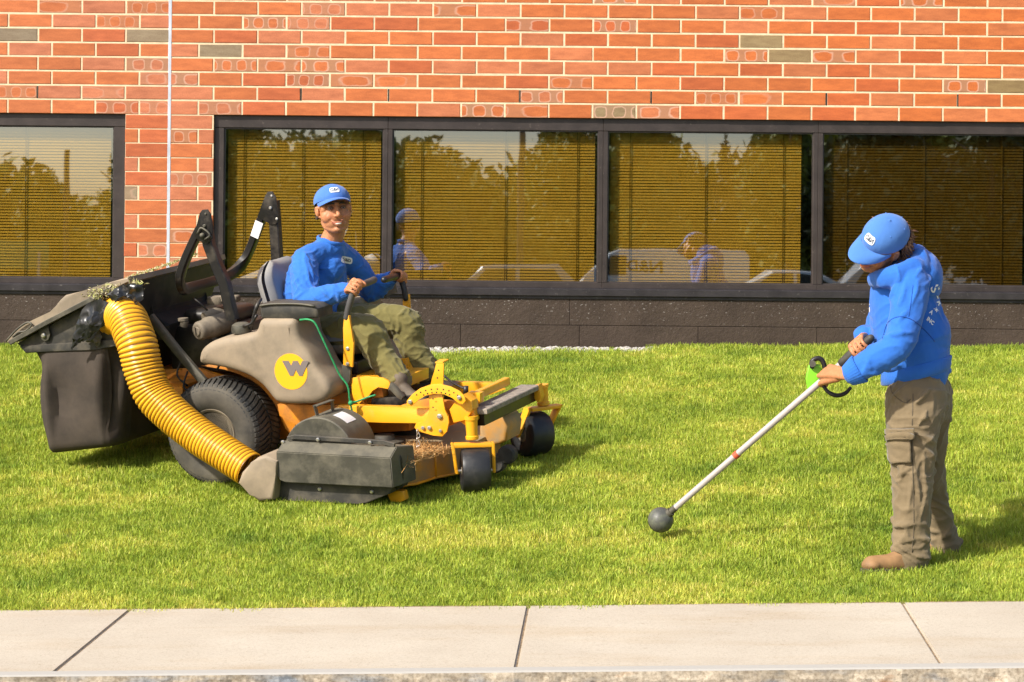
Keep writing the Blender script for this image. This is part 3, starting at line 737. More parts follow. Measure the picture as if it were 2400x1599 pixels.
DUST = (.38, .31, .22, 1)
TAN = mat("tan_plastic", (.205, .162, .112, 1), .6, var=.10, vscale=5, dust=(.37, .285, .19, 1), dscale=4, damt=(.38, .75), bmp=.15, bscale=240, bdist=.001, up_dust=.35)
YEL = mat("yellow_paint", (.86, .385, .012, 1), .38, var=.05, vscale=6, dust=(.62, .33, .05, 1), dscale=9, damt=(.52, .85), coat=.3)
ORG = mat("orange_paint", (.62, .22, .012, 1), .5, var=.12, dust=(.28, .12, .03, 1), dscale=9, damt=(.45, .7))
BLKM = mat("black_metal", (.012, .011, .011, 1), .32, .2, var=.2, dust=(.13, .105, .075, 1), dscale=7, damt=(.52, .95), up_dust=.15)
DARKP = mat("dark_plastic", (.030, .028, .024, 1), .6, var=.2, dust=(.15, .125, .085, 1), dscale=8, damt=(.45, .85), up_dust=.25)
GREYD = mat("dusty_grey_metal", (.060, .056, .044, 1), .45, .2, var=.15, dust=(.17, .15, .105, 1), dscale=11, damt=(.42, .85), stretch=None, bmp=.2, bscale=90, up_dust=.45)
RUB = mat("tyre_rubber_dusty", (.022, .022, .021, 1), .75, var=.25, vscale=20, dust=(.13, .115, .09, 1), dscale=6, damt=(.42, .85))
RUBW = mat("tyre_sidewall_dusty", (.03, .028, .025, 1), .8, var=.2, vscale=9, dust=(.15, .13, .095, 1), dscale=4, damt=(.3, .75))
ENGD = mat("dusty_engine", (.12, .10, .075, 1), .6, .1, var=.2, dust=(.27, .22, .155, 1), dscale=9, damt=(.35, .7), up_dust=.3)
RIMD = mat("rim_tan", (.17, .14, .10, 1), .7, var=.15, dust=(.28, .225, .15, 1), damt=(.35, .75))
BOLT = mat("bolt_steel", (.6, .56, .5, 1), .3, .8, var=.1)
SEATM = mat("grey_vinyl", (.24, .235, .235, 1), .5, var=.06, dust=(.42, .38, .31, 1), dscale=3, damt=(.5, .9), up_dust=.2)
WHT = mat("white_label", (.75, .72, .70, 1), .5, var=.06)
LOGOY = mat("logo_yellow", (.88, .41, .010, 1), .4, var=.02)
LOGOG = mat("logo_grey", (.17, .14, .13, 1), .5, var=.05)

def poly(name, pts, v, th, m, parent=mow, bevel=.004, seg=2, sharp=40):
    """outline given in photo pixels on the plane v, thickness th towards +v"""
    bm = bmesh.new(); add_prism(bm, [Lv(x, y, v) for x, y in pts], (0, th, 0), bevel, seg)
    return obj(name, bm, m, parent, True, sharp)
def bolt(bm, p, r=.009, h=.008, ax=(0, -1, 0)):
    p = Vector(p); ax = Vector(ax); add_lathe(bm, [(r, 0), (r, h * .7), (r * .6, h), (0, h)], p, ax, 8)
def bar(bm, pts, wd, th, ref=(0, 1, 0)):
    """rectangular section swept along pts; wd across, th along ref"""
    pts = [Vector(p) for p in pts]; rings = []
    for i, p in enumerate(pts):
        t = (pts[min(i + 1, len(pts) - 1)] - pts[max(i - 1, 0)]).normalized(); a, b = frame_at(t, ref)
        c = .2
        q = []
        for s1, s2 in ((1, 1), (1, -1), (-1, -1), (-1, 1)):
            # two vertices per corner give a small chamfer
            A_ = p + a * (s1 * th / 2) + b * (s2 * wd / 2 * (1 - c)); B_ = p + a * (s1 * th / 2 * (1 - c)) + b * (s2 * wd / 2)
            q += ([B_, A_] if s1 * s2 < 0 else [A_, B_])
        q = [q[i_] for i_ in range(8)]
        rings.append([bm.verts.new(x) for x in q])
    # order the eight points around the section
    def order(r, p, t):
        a, b = frame_at(t, ref); return sorted(r, key=lambda v: math.atan2((v.co - p).dot(b), (v.co - p).dot(a)))
    rr = []
    for i, r in enumerate(rings):
        t = (pts[min(i + 1, len(pts) - 1)] - pts[max(i - 1, 0)]).normalized(); rr.append(order(r, pts[i], t))
    for A, B in zip(rr[:-1], rr[1:]):
        for k in range(8): bm.faces.new((A[k], A[(k + 1) % 8], B[(k + 1) % 8], B[k]))
    bm.faces.new(rr[0][::-1]); bm.faces.new(rr[-1])

# --- rear wheels
def rear_wheel(cu, v0, parent):
    c = Vector((cu, v0 + (.02 if v0 < .4 else 0), .285)); Rt, W2 = .277, .150
    bm = bmesh.new()
    prof = [(.128, -W2 * .80), (.142, -W2 * .93), (.19, -W2 * 1.02), (.225, -W2 * 1.03), (.252, -W2 * .97), (.266, -W2 * .86), (.2715, -W2 * .6), (.273, 0),
            (.2715, W2 * .6), (.266, W2 * .86), (.252, W2 * .97), (.225, W2 * 1.03), (.19, W2 * 1.02), (.142, W2 * .93), (.128, W2 * .80)]
    add_lathe(bm, prof, c, (0, 1, 0), 72)
    wh = obj("wheel", bm, RUBW, parent, True, 60)
    # tread blocks
    bm = bmesh.new(); nb = 58; pit = 2 * math.pi / nb
    zs = [-1.0, -.93, -.8, -.55, -.3, -.06]; rad = [.240, .262, .274, .281, .283, .283]
    for i in range(nb):
        for sgn in (-1, 1):
            rows = []
            for z_, r_ in zip(zs, rad):
                off = pit * 1.5 * (1 - abs(z_)) ** 1.4; a0 = i * pit + off
                ring = []
                for da, rr_ in ((-.36, r_ - .012), (-.31, r_), (.31, r_), (.36, r_ - .012)):
                    a = a0 + da * pit; ring.append(bm.verts.new(c + Vector((math.cos(a) * rr_, sgn * z_ * -W2 * -1, math.sin(a) * rr_))))
                rows.append(ring)
            for A, B in zip(rows[:-1], rows[1:]):
                for k in range(3): bm.faces.new((A[k], A[k + 1], B[k + 1], B[k]))
            bm.faces.new(rows[0]); bm.faces.new(rows[-1][::-1])
    obj("tread", bm, RUB, wh, False)
    bm = bmesh.new()
    for s in (-1,):
        add_lathe(bm, [(.140, -W2 * .80), (.132, -W2 * .90), (.120, -W2 * .84), (.112, -W2 * .45), (.085, -W2 * .35), (.06, -W2 * .40), (.035, -W2 * .62), (0, -W2 * .64)], c, (0, 1, 0), 48)
    obj("rim", bm, RIMD, wh, True, 35)
    for k in range(5):
        bm = bmesh.new(); a = k * 2 * math.pi / 5; bolt(bm, c + Vector((math.cos(a) * .062, -W2 * .42, math.sin(a) * .062)), .009, .012)
        obj("lug_nut", bm, BOLT, wh)
    return wh
wu = Lv(494, 1024, -.13).x
rear_wheel(wu, 0, mow); rear_wheel(wu, .87, mow)

# --- body pod and fender with the logo
near = [(463, 853), (465, 828), (476, 813), (492, 803), (518, 794), (560, 789), (598, 781), (606, 752), (612, 748), (690, 748), (694, 772), (699, 794), (711, 813), (726, 835),
        (737, 860), (750, 878), (768, 897), (775, 913), (770, 926), (757, 940), (735, 947), (690, 948), (652, 946), (641, 941), (627, 921), (611, 902), (586, 884), (560, 873), (525, 863), (490, 857)]
def pod(name, v0, v1, sgn):
    """body shell: outline lofted over rounded edges"""
    c = [Lv(x, y, -.115) for x, y in near]; c = [Vector((p.x, 0, p.z)) for p in c]
    n = len(c); cen = sum(c, Vector()) / n
    # resample finely
    pts = []
    for i in range(n):
        a, b = c[i], c[(i + 1) % n]; m_ = max(1, int((b - a).length / .02))
        for k in range(m_): pts.append(a.lerp(b, k / m_))
    n = len(pts); pts = [(pts[i - 1] + pts[i] * 2 + pts[(i + 1) % n]) / 4 for i in range(n)]
    nrm = []
    for i in range(n):
        t = (pts[(i + 1) % n] - pts[i - 1]).normalized(); nn = Vector((t.z, 0, -t.x)); nn = nn if nn.dot(pts[i] - cen) > 0 or True else -nn; nrm.append(nn)
    area = sum(pts[i].x * pts[(i + 1) % n].z - pts[(i + 1) % n].x * pts[i].z for i in range(n))
    s = 1 if area > 0 else -1
    bm = bmesh.new(); rings = []
    prof = [(-.045, 0), (-.03, .0015), (-.016, .006), (-.006, .014), (0, .026), (.004, .05), (.006, .12), (.004, .2), (0, v1 - v0 - .03), (-.012, v1 - v0 - .008), (-.03, v1 - v0)]
    for o_, dv in prof:
        rings.append([bm.verts.new(Vector((p.x, v0 + dv, p.z)) + nn * (o_ * s)) for p, nn in zip(pts, nrm)])
    for A, B in zip(rings[:-1], rings[1:]):
        for k in range(n): bm.faces.new((A[k], A[(k + 1) % n], B[(k + 1) % n], B[k]))
    f0 = bm.faces.new(rings[0]); f1 = bm.faces.new(rings[-1])
    bmesh.ops.triangulate(bm, faces=[f0, f1])
    bmesh.ops.remove_doubles(bm, verts=bm.verts[:], dist=.0004)
    return obj(name, bm, TAN, mow, True, 50)
body = pod("body", -.115, .20, 1)
# rear hump, fuel cap, latch on top of the pod
bm = bmesh.new(); c = Lv(566, 771, -.02); add_lathe(bm, [(.052, -.02), (.055, 0), (.05, .022), (.03, .034), (0, .036)], c, (0, 0, 1), 20)
obj("fuel_cap", bm, GREYD, body, True, 40)
bm = bmesh.new(); add_tube(bm, [Lv(588, 772, -.03), Lv(594, 745, -.03), Lv(603, 716, -.02), Lv(612, 700, .02)], [.012, .010, .012, .008], 8, n=4); add_tube(bm, [Lv(570, 765, -.06), Lv(590, 758, -.06), Lv(602, 738, -.06)], .008, 8, n=3)
obj("throttle_cable", bm, BLKM, body, True)
Rl = .0945; lc = Lv(682, 871, -.115)
bm = bmesh.new(); add_lathe(bm, [(Rl, 0), (Rl, .0015), (0, .0015)], lc, (0, -1, 0), 64); obj("logo", bm, LOGOY, body)
lw_ = Lv(694, 865, -.115)
text_obj("logo_letter", "W", .086, Matrix.Translation((lw_.x, lw_.y - .003, lw_.z)) @ Matrix(((1, 0, 0, 0), (0, 0, -1, 0), (0, 1, 0, 0), (0, 0, 0, 1))), LOGOG, body, .0008, .0095, 1.3)
# panel in front of the pod top (shaded recess) and armrest tray
poly("armrest", [(608, 716), (613, 712), (700, 711), (733, 714), (743, 724), (745, 746), (700, 748), (616, 748), (611, 744)], -.09, .19, DARKP, bevel=.012, seg=3)
bm = bmesh.new(); add_tube(bm, [Lv(609, 717, -.095), Lv(640, 713, -.095), Lv(700, 713, -.095), Lv(738, 718, -.095)], .006, 8, n=4); obj("armrest_lip", bm, GREYD, mow, True)
# far side pod and arm rest
bm = bmesh.new(); add_prism(bm, [Vector((p.x, .70, p.z)) for p in [Lv(x, y, -.115) for x, y in near]], (0, .27, 0), .03, 3); obj("far_body", bm, TAN, mow, True, 40)
bm = bmesh.new(); q = [Lv(x, y, -.09) for x, y in [(608, 716), (735, 713), (743, 746), (611, 746)]]; add_prism(bm, [Vector((p.x, .79, p.z)) for p in q], (0, .16, 0), .012, 3); obj("armrest", bm, DARKP, mow, True, 40)
# inner orange frame behind the wheel and under the pod
poly("inner_fender", [(470, 858), (525, 866), (560, 876), (588, 890), (613, 908), (629, 928), (645, 947), (668, 1005), (700, 1040), (860, 1040), (860, 930), (640, 890), (520, 850)], .13, .02, ORG, bevel=.002)
poly("side_frame", [(650, 948), (830, 950), (830, 985), (700, 1000), (655, 975)], .03, .04, ORG, bevel=.003)
poly("under_chassis", [(330, 870), (470, 860), (640, 940), (960, 930), (960, 1010), (660, 1030), (360, 960)], .28, .5, ORG, bevel=.01)

# --- seat
sb = Lv(634, 712, .20); st = Lv(605, 628, .20)
def seat_part(name, p0, p1, up, thick, W, m, rnd=.005, vc=.435, taper=.85):
    """padded slab: width W across v, from p0 (bottom) to p1 (top), thickness along 'up'"""
    p0 = Vector((p0.x, 0, p0.z)); p1 = Vector((p1.x, 0, p1.z)); ax = (p1 - p0); Lh = ax.length; ax.normalize(); up = Vector(up); up = (up - ax * up.dot(ax)).normalized()
    bm = bmesh.new(); nu_, nv_ = 14, 20; rings = []
    for side_ in (1, -1):
        for i in range(nu_ + 1):
            for j in range(nv_ + 1):
                s, t = i / nu_, j / nv_ * 2 - 1
                ww = W / 2 * (1 - (1 - taper) * s ** 2); e = 1 - (abs(2 * s - 1) ** 5) * .999; f = 1 - abs(t) ** 5 * .999
                th = thick / 2 * (e * f) ** .35; dish = .035 * (t ** 2) * (1 if side_ > 0 else .7)
                rings.append(p0 + ax * (Lh * s) + Vector((0, vc + t * ww * (1 - rnd * 12 * max(0, (s - .55) / .45) ** 2.6), 0)) + up * (side_ * th + dish))
    vs = [bm.verts.new(p) for p in rings]; st_ = nv_ + 1; off = (nu_ + 1) * st_
    for i in range(nu_):
        for j in range(nv_):
            a = i * st_ + j; bm.faces.new((vs[a], vs[a + 1], vs[a + st_ + 1], vs[a + st_])); b = a + off; bm.faces.new((vs[b], vs[b + st_], vs[b + st_ + 1], vs[b + 1]))
    bmesh.ops.remove_doubles(bm, verts=bm.verts[:], dist=.004)
    return obj(name, bm, m, mow, True)
seat_part("backrest", sb + Vector((-.005, 0, -.06)), st + Vector((-.03, 0, .015)), (1, 0, .2), .11, .52, SEATM, rnd=.045)
sc0 = Lv(650, 822, .20); sc1 = Lv(842, 815, .20)
seat_part("seat", sc0, sc1, (0, 0, 1), .12, .52, mat("grey_vinyl_dark", (.13, .125, .12, 1), .5, var=.1, dust=(.25, .23, .2, 1), damt=(.5, .9)), vc=.435, taper=.97)
bm = bmesh.new(); q0 = Lv(660, 850, .22); q1 = Lv(850, 868, .22); add_box(bm, ((q0.x + q1.x) / 2, .435, (q0.z + q1.z) / 2 - .01), (.40, .40, .07), None, .01, 2); obj("seat_base", bm, BLKM, mow)
poly("floor_front", [(835, 880), (960, 880), (960, 905), (835, 905)], .22, .26, YEL, bevel=.004)
# --- folded roll bar
bm = bmesh.new()
hoop = [(470, 535, .03), (455, 565, .03), (439, 600, .03), (426, 635, .03), (422, 660, .04), (430, 678, .10), (450, 673, .22), (494, 662, .45), (527, 651, .66), (552, 635, .77), (572, 612, .82), (587, 583, .83), (600, 548, .83), (613, 515, .83), (628, 475, .83)]
pp = [Lv(x, y, v) for x, y, v in hoop]; q = smooth_path([list(p) for p in pp], 4)
bar(bm, [Vector(x) for x in q], .058, .040, (1, 0, .2)); obj("roll_bar_hoop", bm, BLKM, mow, True, 35)
for pts, v in (([(482, 515), (490, 572), (508, 620), (527, 664), (536, 705), (546, 750)], .03), ([(641, 470), (645, 522), (650, 609), (656, 690), (664, 770)], .83)):
    bm = bmesh.new(); bar(bm, [Lv(x, y, v) for x, y in pts], .058, .05); obj("roll_bar_post", bm, BLKM, mow, True, 35)
for pts, v0 in (([(468, 500), (474, 492), (486, 491), (494, 503), (497, 530), (498, 560), (484, 572), (468, 566), (454, 553)], -.008), ([(621, 460), (627, 450), (638, 449), (646, 462), (651, 490), (653, 517), (645, 526), (630, 524), (603, 508)], .79)):
    for dv in (0, .068):
        h = poly("hinge_plate", pts, v0 + dv, .008, BLKM, bevel=.001)
    bm = bmesh.new(); cx = sum(p[0] for p in pts) / len(pts); cy = sum(p[1] for p in pts) / len(pts)
    bolt(bm, Lv(cx, cy, v0), .010, .012); bolt(bm, Lv(cx + 14, cy + 26, v0), .008, .006); bolt(bm, Lv(cx + 2, cy - 28, v0), .007, .006); obj("hinge_bolts", bm, BOLT if v0 > .1 else GREYD, mow)
bm = bmesh.new(); bm2 = None
add_tube(bm, [Lv(463, 548, -.02), Lv(470, 535, -.02), Lv(482, 540, -.02), Lv(492, 552, -.02), Lv(480, 562, -.02)], .006, 8, n=3); add_cyl(bm, Lv(474, 552, -.03), Lv(474, 552, .01), .014, 10); obj("locking_pin", bm, GREYD, mow, True)
a_, b_ = Lv(609, 520, .80), Lv(597, 556, .80)
bm = bmesh.new(); bar(bm, [a_ + Vector((0, -.006, 0)), b_ + Vector((0, -.006, 0))], .05, .004); obj("sticker", bm, WHT, mow)
# --- engine
bm = bmesh.new(); a = Lv(470, 800, .3); add_box(bm, (a.x + .02, .5, a.z - .04), (.42, .44, .26), None, .03, 2); add_box(bm, (a.x + .02, .5, a.z + .12), (.30, .34, .10), None, .04, 3); obj("engine_block", bm, BLKM, mow, True, 35)
bm = bmesh.new(); a = Lv(464, 777, .10)
add_lathe(bm, [(.0, -.012), (.022, -.012), (.026, -.004), (.040, -.003), (.046, .002), (.052, .012), (.052, .06), (.060, .07), (.060, .22), (.04, .25), (0, .25)], a, Vector((.35, 1, .12)), 28); add_cyl(bm, a + Vector((-.01, -.014, -.018)), a + Vector((-.01, -.02, .03)), .004, 6)
obj("air_filter", bm, ENGD, mow, True, 40)
bm = bmesh.new(); a = Lv(430, 765, .14); add_cyl(bm, a, a + Vector((.01, .0, .03)), .022, 14); add_cyl(bm, a + Vector((0, 0, .03)), a + Vector((0, 0, .045)), .028, 14); add_tube(bm, [Lv(478, 745, .2), Lv(500, 738, .25), Lv(520, 740, .3), Lv(535, 752, .3)], [.03, .038, .034, .028], 12, n=3)
a = Lv(508, 712, .35); add_lathe(bm, [(0, 0), (.05, 0), (.055, .02), (.05, .04), (0, .045)], a, (0, 0, 1), 18); a = Lv(540, 700, .35); add_box(bm, a, (.10, .06, .035), None, .006)
obj("intake_housing", bm, ENGD, mow, True, 40)
bm = bmesh.new()
for pts in ([(455, 700, .1), (470, 712, .1), (486, 728, .12)], [(440, 870, 0), (430, 905, -.02), (445, 920, -.02)], [(425, 845, .02), (415, 880, 0), (440, 905, 0)], [(500, 830, -.02), (515, 850, -.02), (508, 868, -.02)]):
    bm = bmesh.new(); add_tube(bm, [Lv(*p) for p in pts], .006, 6, n=3); obj("engine_cable", bm, BLKM, mow, True)
bm = bmesh.new(); bar(bm, [Lv(352, 742, -.04), Lv(416, 822, -.04), Lv(478, 895, -.04)], .045, .03); obj("bag_strut", bm, GREYD, mow, True, 35)
bm = bmesh.new(); bar(bm, [Lv(395, 885, .05), Lv(425, 866, .05)], .015, .02); bar(bm, [Lv(400, 918, .05), Lv(440, 930, .05), Lv(470, 945, .05)], .03, .03); bar(bm, [Lv(398, 900, .2), Lv(470, 905, .2)], .07, .4); obj("rear_frame", bm, ORG, mow)

# --- bagger
BAGM = mat("bag_mesh", (.022, .017, .013, 1), .9, var=.15, vscale=3, dust=(.075, .055, .040, 1), dscale=3, damt=(.35, .75), bmp=.5, bscale=420, bdist=.002)
BAGD = mat("bag_dark", (.02, .018, .016, 1), .8, var=.2, dust=(.07, .06, .045, 1), dscale=4, damt=(.5, .8))
def LVP(pts, v): return [Lv(x, y, v) for x, y in pts]
# mesh bag lofted from top to bottom with hanging folds
bm = bmesh.new(); rings = []; lev = 22
tl, tr, bl_, br = Lv(66, 818, -.10), Lv(272, 806, -.10), Lv(98, 1066, -.10), Lv(271, 1048, -.10)
kk = 128
for i in range(lev + 1):
    t = i / lev; a = tl.lerp(bl_, t ** 1.0); b = tr.lerp(br, t)
    if t < .25: a = a + Vector((.05 * (t / .25) , 0, 0)) * 0 + Vector((-.0, 0, 0))
    a.x += .02 * math.sin(math.pi * min(1, t * 1.2)); hu = (b.x - a.x) / 2; cu = (a.x + b.x) / 2; hv = .50; cv = .40
    rd = .045; ring = []
    for k in range(kk):
        # rounded rectangle by superellipse
        an = 2 * math.pi * k / kk; ca, sa = math.cos(an), math.sin(an); e = .22
        X = math.copysign(abs(ca) ** e, ca); Y = math.copysign(abs(sa) ** e, sa)
        px_, py_ = cu + X * hu, cv + Y * hv; zt = (a.z + (b.z - a.z) * (X + 1) / 2)
        f = math.sin(math.pi * t) ** .7
        wv = f * (.030 * math.sin(px_ * 40 + 1.5 * math.sin(t * 3) + 1) * (Y < -.7) + .020 * math.sin(py_ * 22 + t * 2) * (X > .7)) + .006 * f * noise.noise(Vector((px_ * 9, py_ * 9, zt * 4)))
        inw = -.004 * math.cos(t * 2)
        if t > .93: rr_ = 1 - ((t - .93) / .07) ** 2 * .06
        else: rr_ = 1
        ring.append(bm.verts.new(Vector((cu + X * hu * rr_ + (X if abs(X) > .8 else 0) * wv, cv + Y * hv * rr_ + (Y if abs(Y) > .8 else 0) * wv, zt))))
    rings.append(ring)
for A, B in zip(rings[:-1], rings[1:]):
    for k in range(kk): bm.faces.new((A[k], A[(k + 1) % kk], B[(k + 1) % kk], B[k]))
bm.faces.new(rings[0]); bm.faces.new(rings[-1])
bag = obj("grass_bag", bm, BAGM, mow, True, 60)
# hood above the bag, with its dark front face
hood = poly("bag_hood", [(38, 806), (120, 762), (207, 712), (296, 664), (290, 730), (270, 803), (222, 812), (130, 817), (61, 820)], -.10, 1.02, DARKP, bevel=.01, seg=2)
bm = bmesh.new(); add_prism(bm, LVP([(45, 812), (222, 800), (274, 796), (276, 812), (222, 820), (60, 828)], -.115), (0, 1.04, 0), .006, 2); obj("hood_rim", bm, DARKP, hood, True, 40)
lid = poly("bag_lid", [(10, 800), (34, 774), (62, 757), (119, 734), (140, 704), (153, 692), (182, 686), (249, 664), (300, 650), (303, 662), (207, 706), (119, 757), (24, 806)], -.135, 1.09, TAN, bevel=.008, seg=2)
bm = bmesh.new(); bar(bm, LVP([(24, 803), (110, 756), (207, 706), (262, 676)], -.145), .026, .02); obj("lid_rail", bm, GREYD, lid, True, 35)
bm = bmesh.new(); add_tube(bm, LVP([(14, 800), (40, 772), (64, 756), (74, 762), (60, 776), (44, 779), (30, 790)], -.15), .0055, 8, n=4); obj("lid_handle", bm, GREYD, lid, True)
bm = bmesh.new(); add_prism(bm, LVP([(88, 772), (112, 762), (117, 785), (113, 797), (104, 801), (96, 795)], -.118), (0, .012, 0), .003); obj("tab", bm, GREYD, hood, True, 40)
bm = bmesh.new(); bolt(bm, Lv(103, 786, -.118), .014, .014); obj("tab_bolt", bm, BOLT, hood)
# dark cross duct between bag and engine
bm = bmesh.new(); add_prism(bm, LVP([(294, 668), (345, 655), (352, 740), (400, 760), (392, 800), (300, 790)], .20), (0, .62, 0), .02, 2); obj("intake_duct", bm, BAGD, mow, True, 40)
# --- corrugated hose
hp = [(262, 752, .0, .10), (280, 738, -.10, .102), (298, 748, -.18, .104), (310, 776, -.23, .106), (323, 812, -.26, .106), (337, 869, -.27, .104), (360, 925, -.28, .102), (403, 971, -.30, .099), (459, 1017, -.33, .096), (520, 1058, -.37, .093), (586, 1101, -.41, .091)]
hq = smooth_path([list(Lv(x, y, v)) + [r] for x, y, v, r in hp], 60)
# resample by arc length
seg_ = np.r_[0, np.cumsum(np.linalg.norm(np.diff(hq[:, :3], axis=0), axis=1))]; Lh = seg_[-1]; NR = 64; M_ = NR * 8
tt = np.linspace(0, Lh, M_); hq = np.stack([np.interp(tt, seg_, hq[:, k]) for k in range(4)], 1)
nsg = 40; V = np.zeros((M_, nsg, 3)); C_ = np.zeros((M_, nsg, 3)); a_prev = None
for i in range(M_):
    t = Vector(hq[min(i + 1, M_ - 1), :3] - hq[max(i - 1, 0), :3]).normalized()
    a_prev = frame_at(t, (0, 1, 0))[0] if a_prev is None else (a_prev - t * a_prev.dot(t)).normalized(); b = t.cross(a_prev)
    for k in range(nsg):
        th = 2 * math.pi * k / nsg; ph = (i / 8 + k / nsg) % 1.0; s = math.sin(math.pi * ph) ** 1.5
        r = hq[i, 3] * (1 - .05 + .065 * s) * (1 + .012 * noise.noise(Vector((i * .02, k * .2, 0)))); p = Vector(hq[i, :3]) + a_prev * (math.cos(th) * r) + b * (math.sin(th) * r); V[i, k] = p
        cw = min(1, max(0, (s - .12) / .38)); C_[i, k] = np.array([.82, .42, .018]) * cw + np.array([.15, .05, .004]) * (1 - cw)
idx = np.arange(M_ * nsg).reshape(M_, nsg); nx_ = np.roll(idx, -1, 1)
Fh = np.stack([idx[:-1], nx_[:-1], nx_[1:], idx[1:]], -1).reshape(-1, 4)
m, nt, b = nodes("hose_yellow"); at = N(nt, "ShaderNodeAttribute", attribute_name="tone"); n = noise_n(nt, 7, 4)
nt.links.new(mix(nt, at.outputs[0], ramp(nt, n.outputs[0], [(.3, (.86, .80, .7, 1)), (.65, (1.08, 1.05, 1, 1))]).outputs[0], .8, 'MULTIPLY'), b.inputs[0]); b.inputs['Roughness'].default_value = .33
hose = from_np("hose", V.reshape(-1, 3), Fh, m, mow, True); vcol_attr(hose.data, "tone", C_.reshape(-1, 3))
# torn black plastic round the inlet
PLB = mat("black_plastic_sheet", (.015, .015, .016, 1), .28, var=.2, dust=(.17, .15, .13, 1), dscale=14, damt=(.6, .85))
def crumple(name, pts, v, m, parent, amp=.03, seed=0):
    """irregular sheet filling an outline, crumpled in depth, 4 mm thick"""
    P3 = LVP(pts, v); bm = bmesh.new(); n = len(P3); cen = sum(P3, Vector()) / n; rings = []
    NR_ = 9; per = []
    for i in range(n):
        for k in range(5): per.append(P3[i].lerp(P3[(i + 1) % n], k / 5))
    for j in range(NR_):
        f = 1 - j / NR_; ring = []
        for p in per:
            q = cen.lerp(p, f); nz = noise.noise(Vector((q.x * 16 + seed, q.z * 10, seed))) + .5 * noise.noise(Vector((q.x * 42, q.z * 30, seed + 4)))
            e = Vector((noise.noise(q * 60), 0, noise.noise(q * 60 + Vector((9, 9, 9))))) * .008
            ring.append(bm.verts.new(q + Vector((0, nz * amp - .02 * (1 - f), 0)) + e))
        rings.append(ring)
    for A, B in zip(rings[:-1], rings[1:]):
        for k in range(len(A)): bm.faces.new((A[k], A[(k + 1) % len(A)], B[(k + 1) % len(A)], B[k]))
    bm.faces.new(rings[-1]); bmesh.ops.recalc_face_normals(bm, faces=bm.faces[:])
    bmesh.ops.solidify(bm, geom=bm.faces[:], thickness=.004)
    return obj(name, bm, m, parent, True, 30)
crumple("plastic_wrap", [(186, 738), (206, 711), (235, 700), (262, 712), (262, 745), (250, 762), (237, 768), (205, 797), (190, 802), (176, 812), (166, 820), (172, 790), (179, 762)], -.19, PLB, hood, .022, 3)
crumple("plastic_wrap", [(252, 690), (275, 672), (306, 664), (332, 668), (335, 700), (318, 716), (300, 700), (278, 703), (262, 715)], -.20, PLB, hood, .03, 8)
crumple("torn_flap", [(198, 800), (214, 782), (232, 770), (238, 790), (233, 808), (226, 815), (222, 803)], -.135, GREYD, hood, .008, 5)
g = np.random.default_rng(8); V = []; Fc = []; C2 = []
def clump(n, cx, cy, sx, sy, v0, v1, size, cols):
    for i in range(n):
        p = Lv(cx + g.normal() * sx, cy + g.normal() * sy, g.uniform(v0, v1)); a = g.normal(size=3); a /= np.linalg.norm(a); b = np.cross(a, g.normal(size=3)); b /= np.linalg.norm(b); s = size * g.uniform(.5, 1.5); k = len(V)
        for q in (-a * s, b * s * .25, a * s, -b * s * .25): V.append(np.array(p) + q)
        Fc.append((k, k + 1, k + 2, k + 3)); C2.extend([cols[g.integers(len(cols))]] * 4)
GC = [(.40, .42, .12), (.5, .47, .22), (.3, .26, .1), (.55, .48, .32)]
clump(260, 228, 690, 12, 7, -.18, -.10, .010, GC); clump(200, 262, 676, 16, 6, -.18, -.1, .010, GC); clump(160, 318, 668, 9, 7, -.18, -.1, .010, GC)
for k in range(26): clump(22, 300 + k * 6.4, 652 - k * 2.25, 3, 1.2, -.13 + k * .041, -.10 + k * .041, .010, GC)
m, nt, b = nodes("clippings"); at = N(nt, "ShaderNodeAttribute", attribute_name="tone"); nt.links.new(at.outputs[0], b.inputs[0]); b.inputs['Roughness'].default_value = .9
CLM = m
o = from_np("grass_clippings", V, Fc, CLM, mow); vcol_attr(o.data, "tone", np.array(C2)); tag(o, kind="stuff")

# --- blower on the deck's near side
vb = -.50
box = [(647, 1059), (915, 1074), (921, 1144), (668, 1131), (655, 1126), (647, 1110)]
bm = bmesh.new(); A = [Lv(x, y, vb) for x, y in box]; TLb, TRb = Lv(664, 1034, vb + .07), Lv(930, 1047, vb + .07)
cf = [bm.verts.new(p) for p in A]; tb = [bm.verts.new(TLb), bm.verts.new(TRb)]
TRk = TRb + Vector((.03, .14, -.02)); TLk = TLb + Vector((0, .14, 0)); bk = [bm.verts.new(TLk), bm.verts.new(TRk), bm.verts.new(Vector((TRk.x + .005, TRk.y, A[2].z))), bm.verts.new(Vector((TLk.x, TLk.y, A[3].z)))]
bm.faces.new(cf); bm.faces.new((cf[0], cf[1], tb[1], tb[0])); bm.faces.new((tb[0], tb[1], bk[1], bk[0])); bm.faces.new((cf[1], cf[2], bk[2], bk[1], tb[1]))
bm.faces.new((cf[0], tb[0], bk[0], bk[3], cf[3], cf[4], cf[5])); bm.faces.new((cf[2], cf[3], bk[3], bk[2])); bm.faces.new(bk)
bmesh.ops.recalc_face_normals(bm, faces=bm.faces[:]); bmesh.ops.bevel(bm, geom=bm.edges[:], offset=.004, segments=2, affect='EDGES')
blw = obj("blower_cover", bm, GREYD, mow, True, 35)
poly("blower_base", [(640, 1112), (920, 1140), (914, 1157), (858, 1180), (838, 1181), (634, 1173)], vb + .05, .22, DARKP, bevel=.004)
crumple("blower_end", [(931, 1052), (942, 1075), (946, 1110), (942, 1140), (931, 1150), (924, 1140), (922, 1080)], vb + .09, BLKM, mow, .006, 2)
dc = Lv(747, 1067, -.40); RD = .193
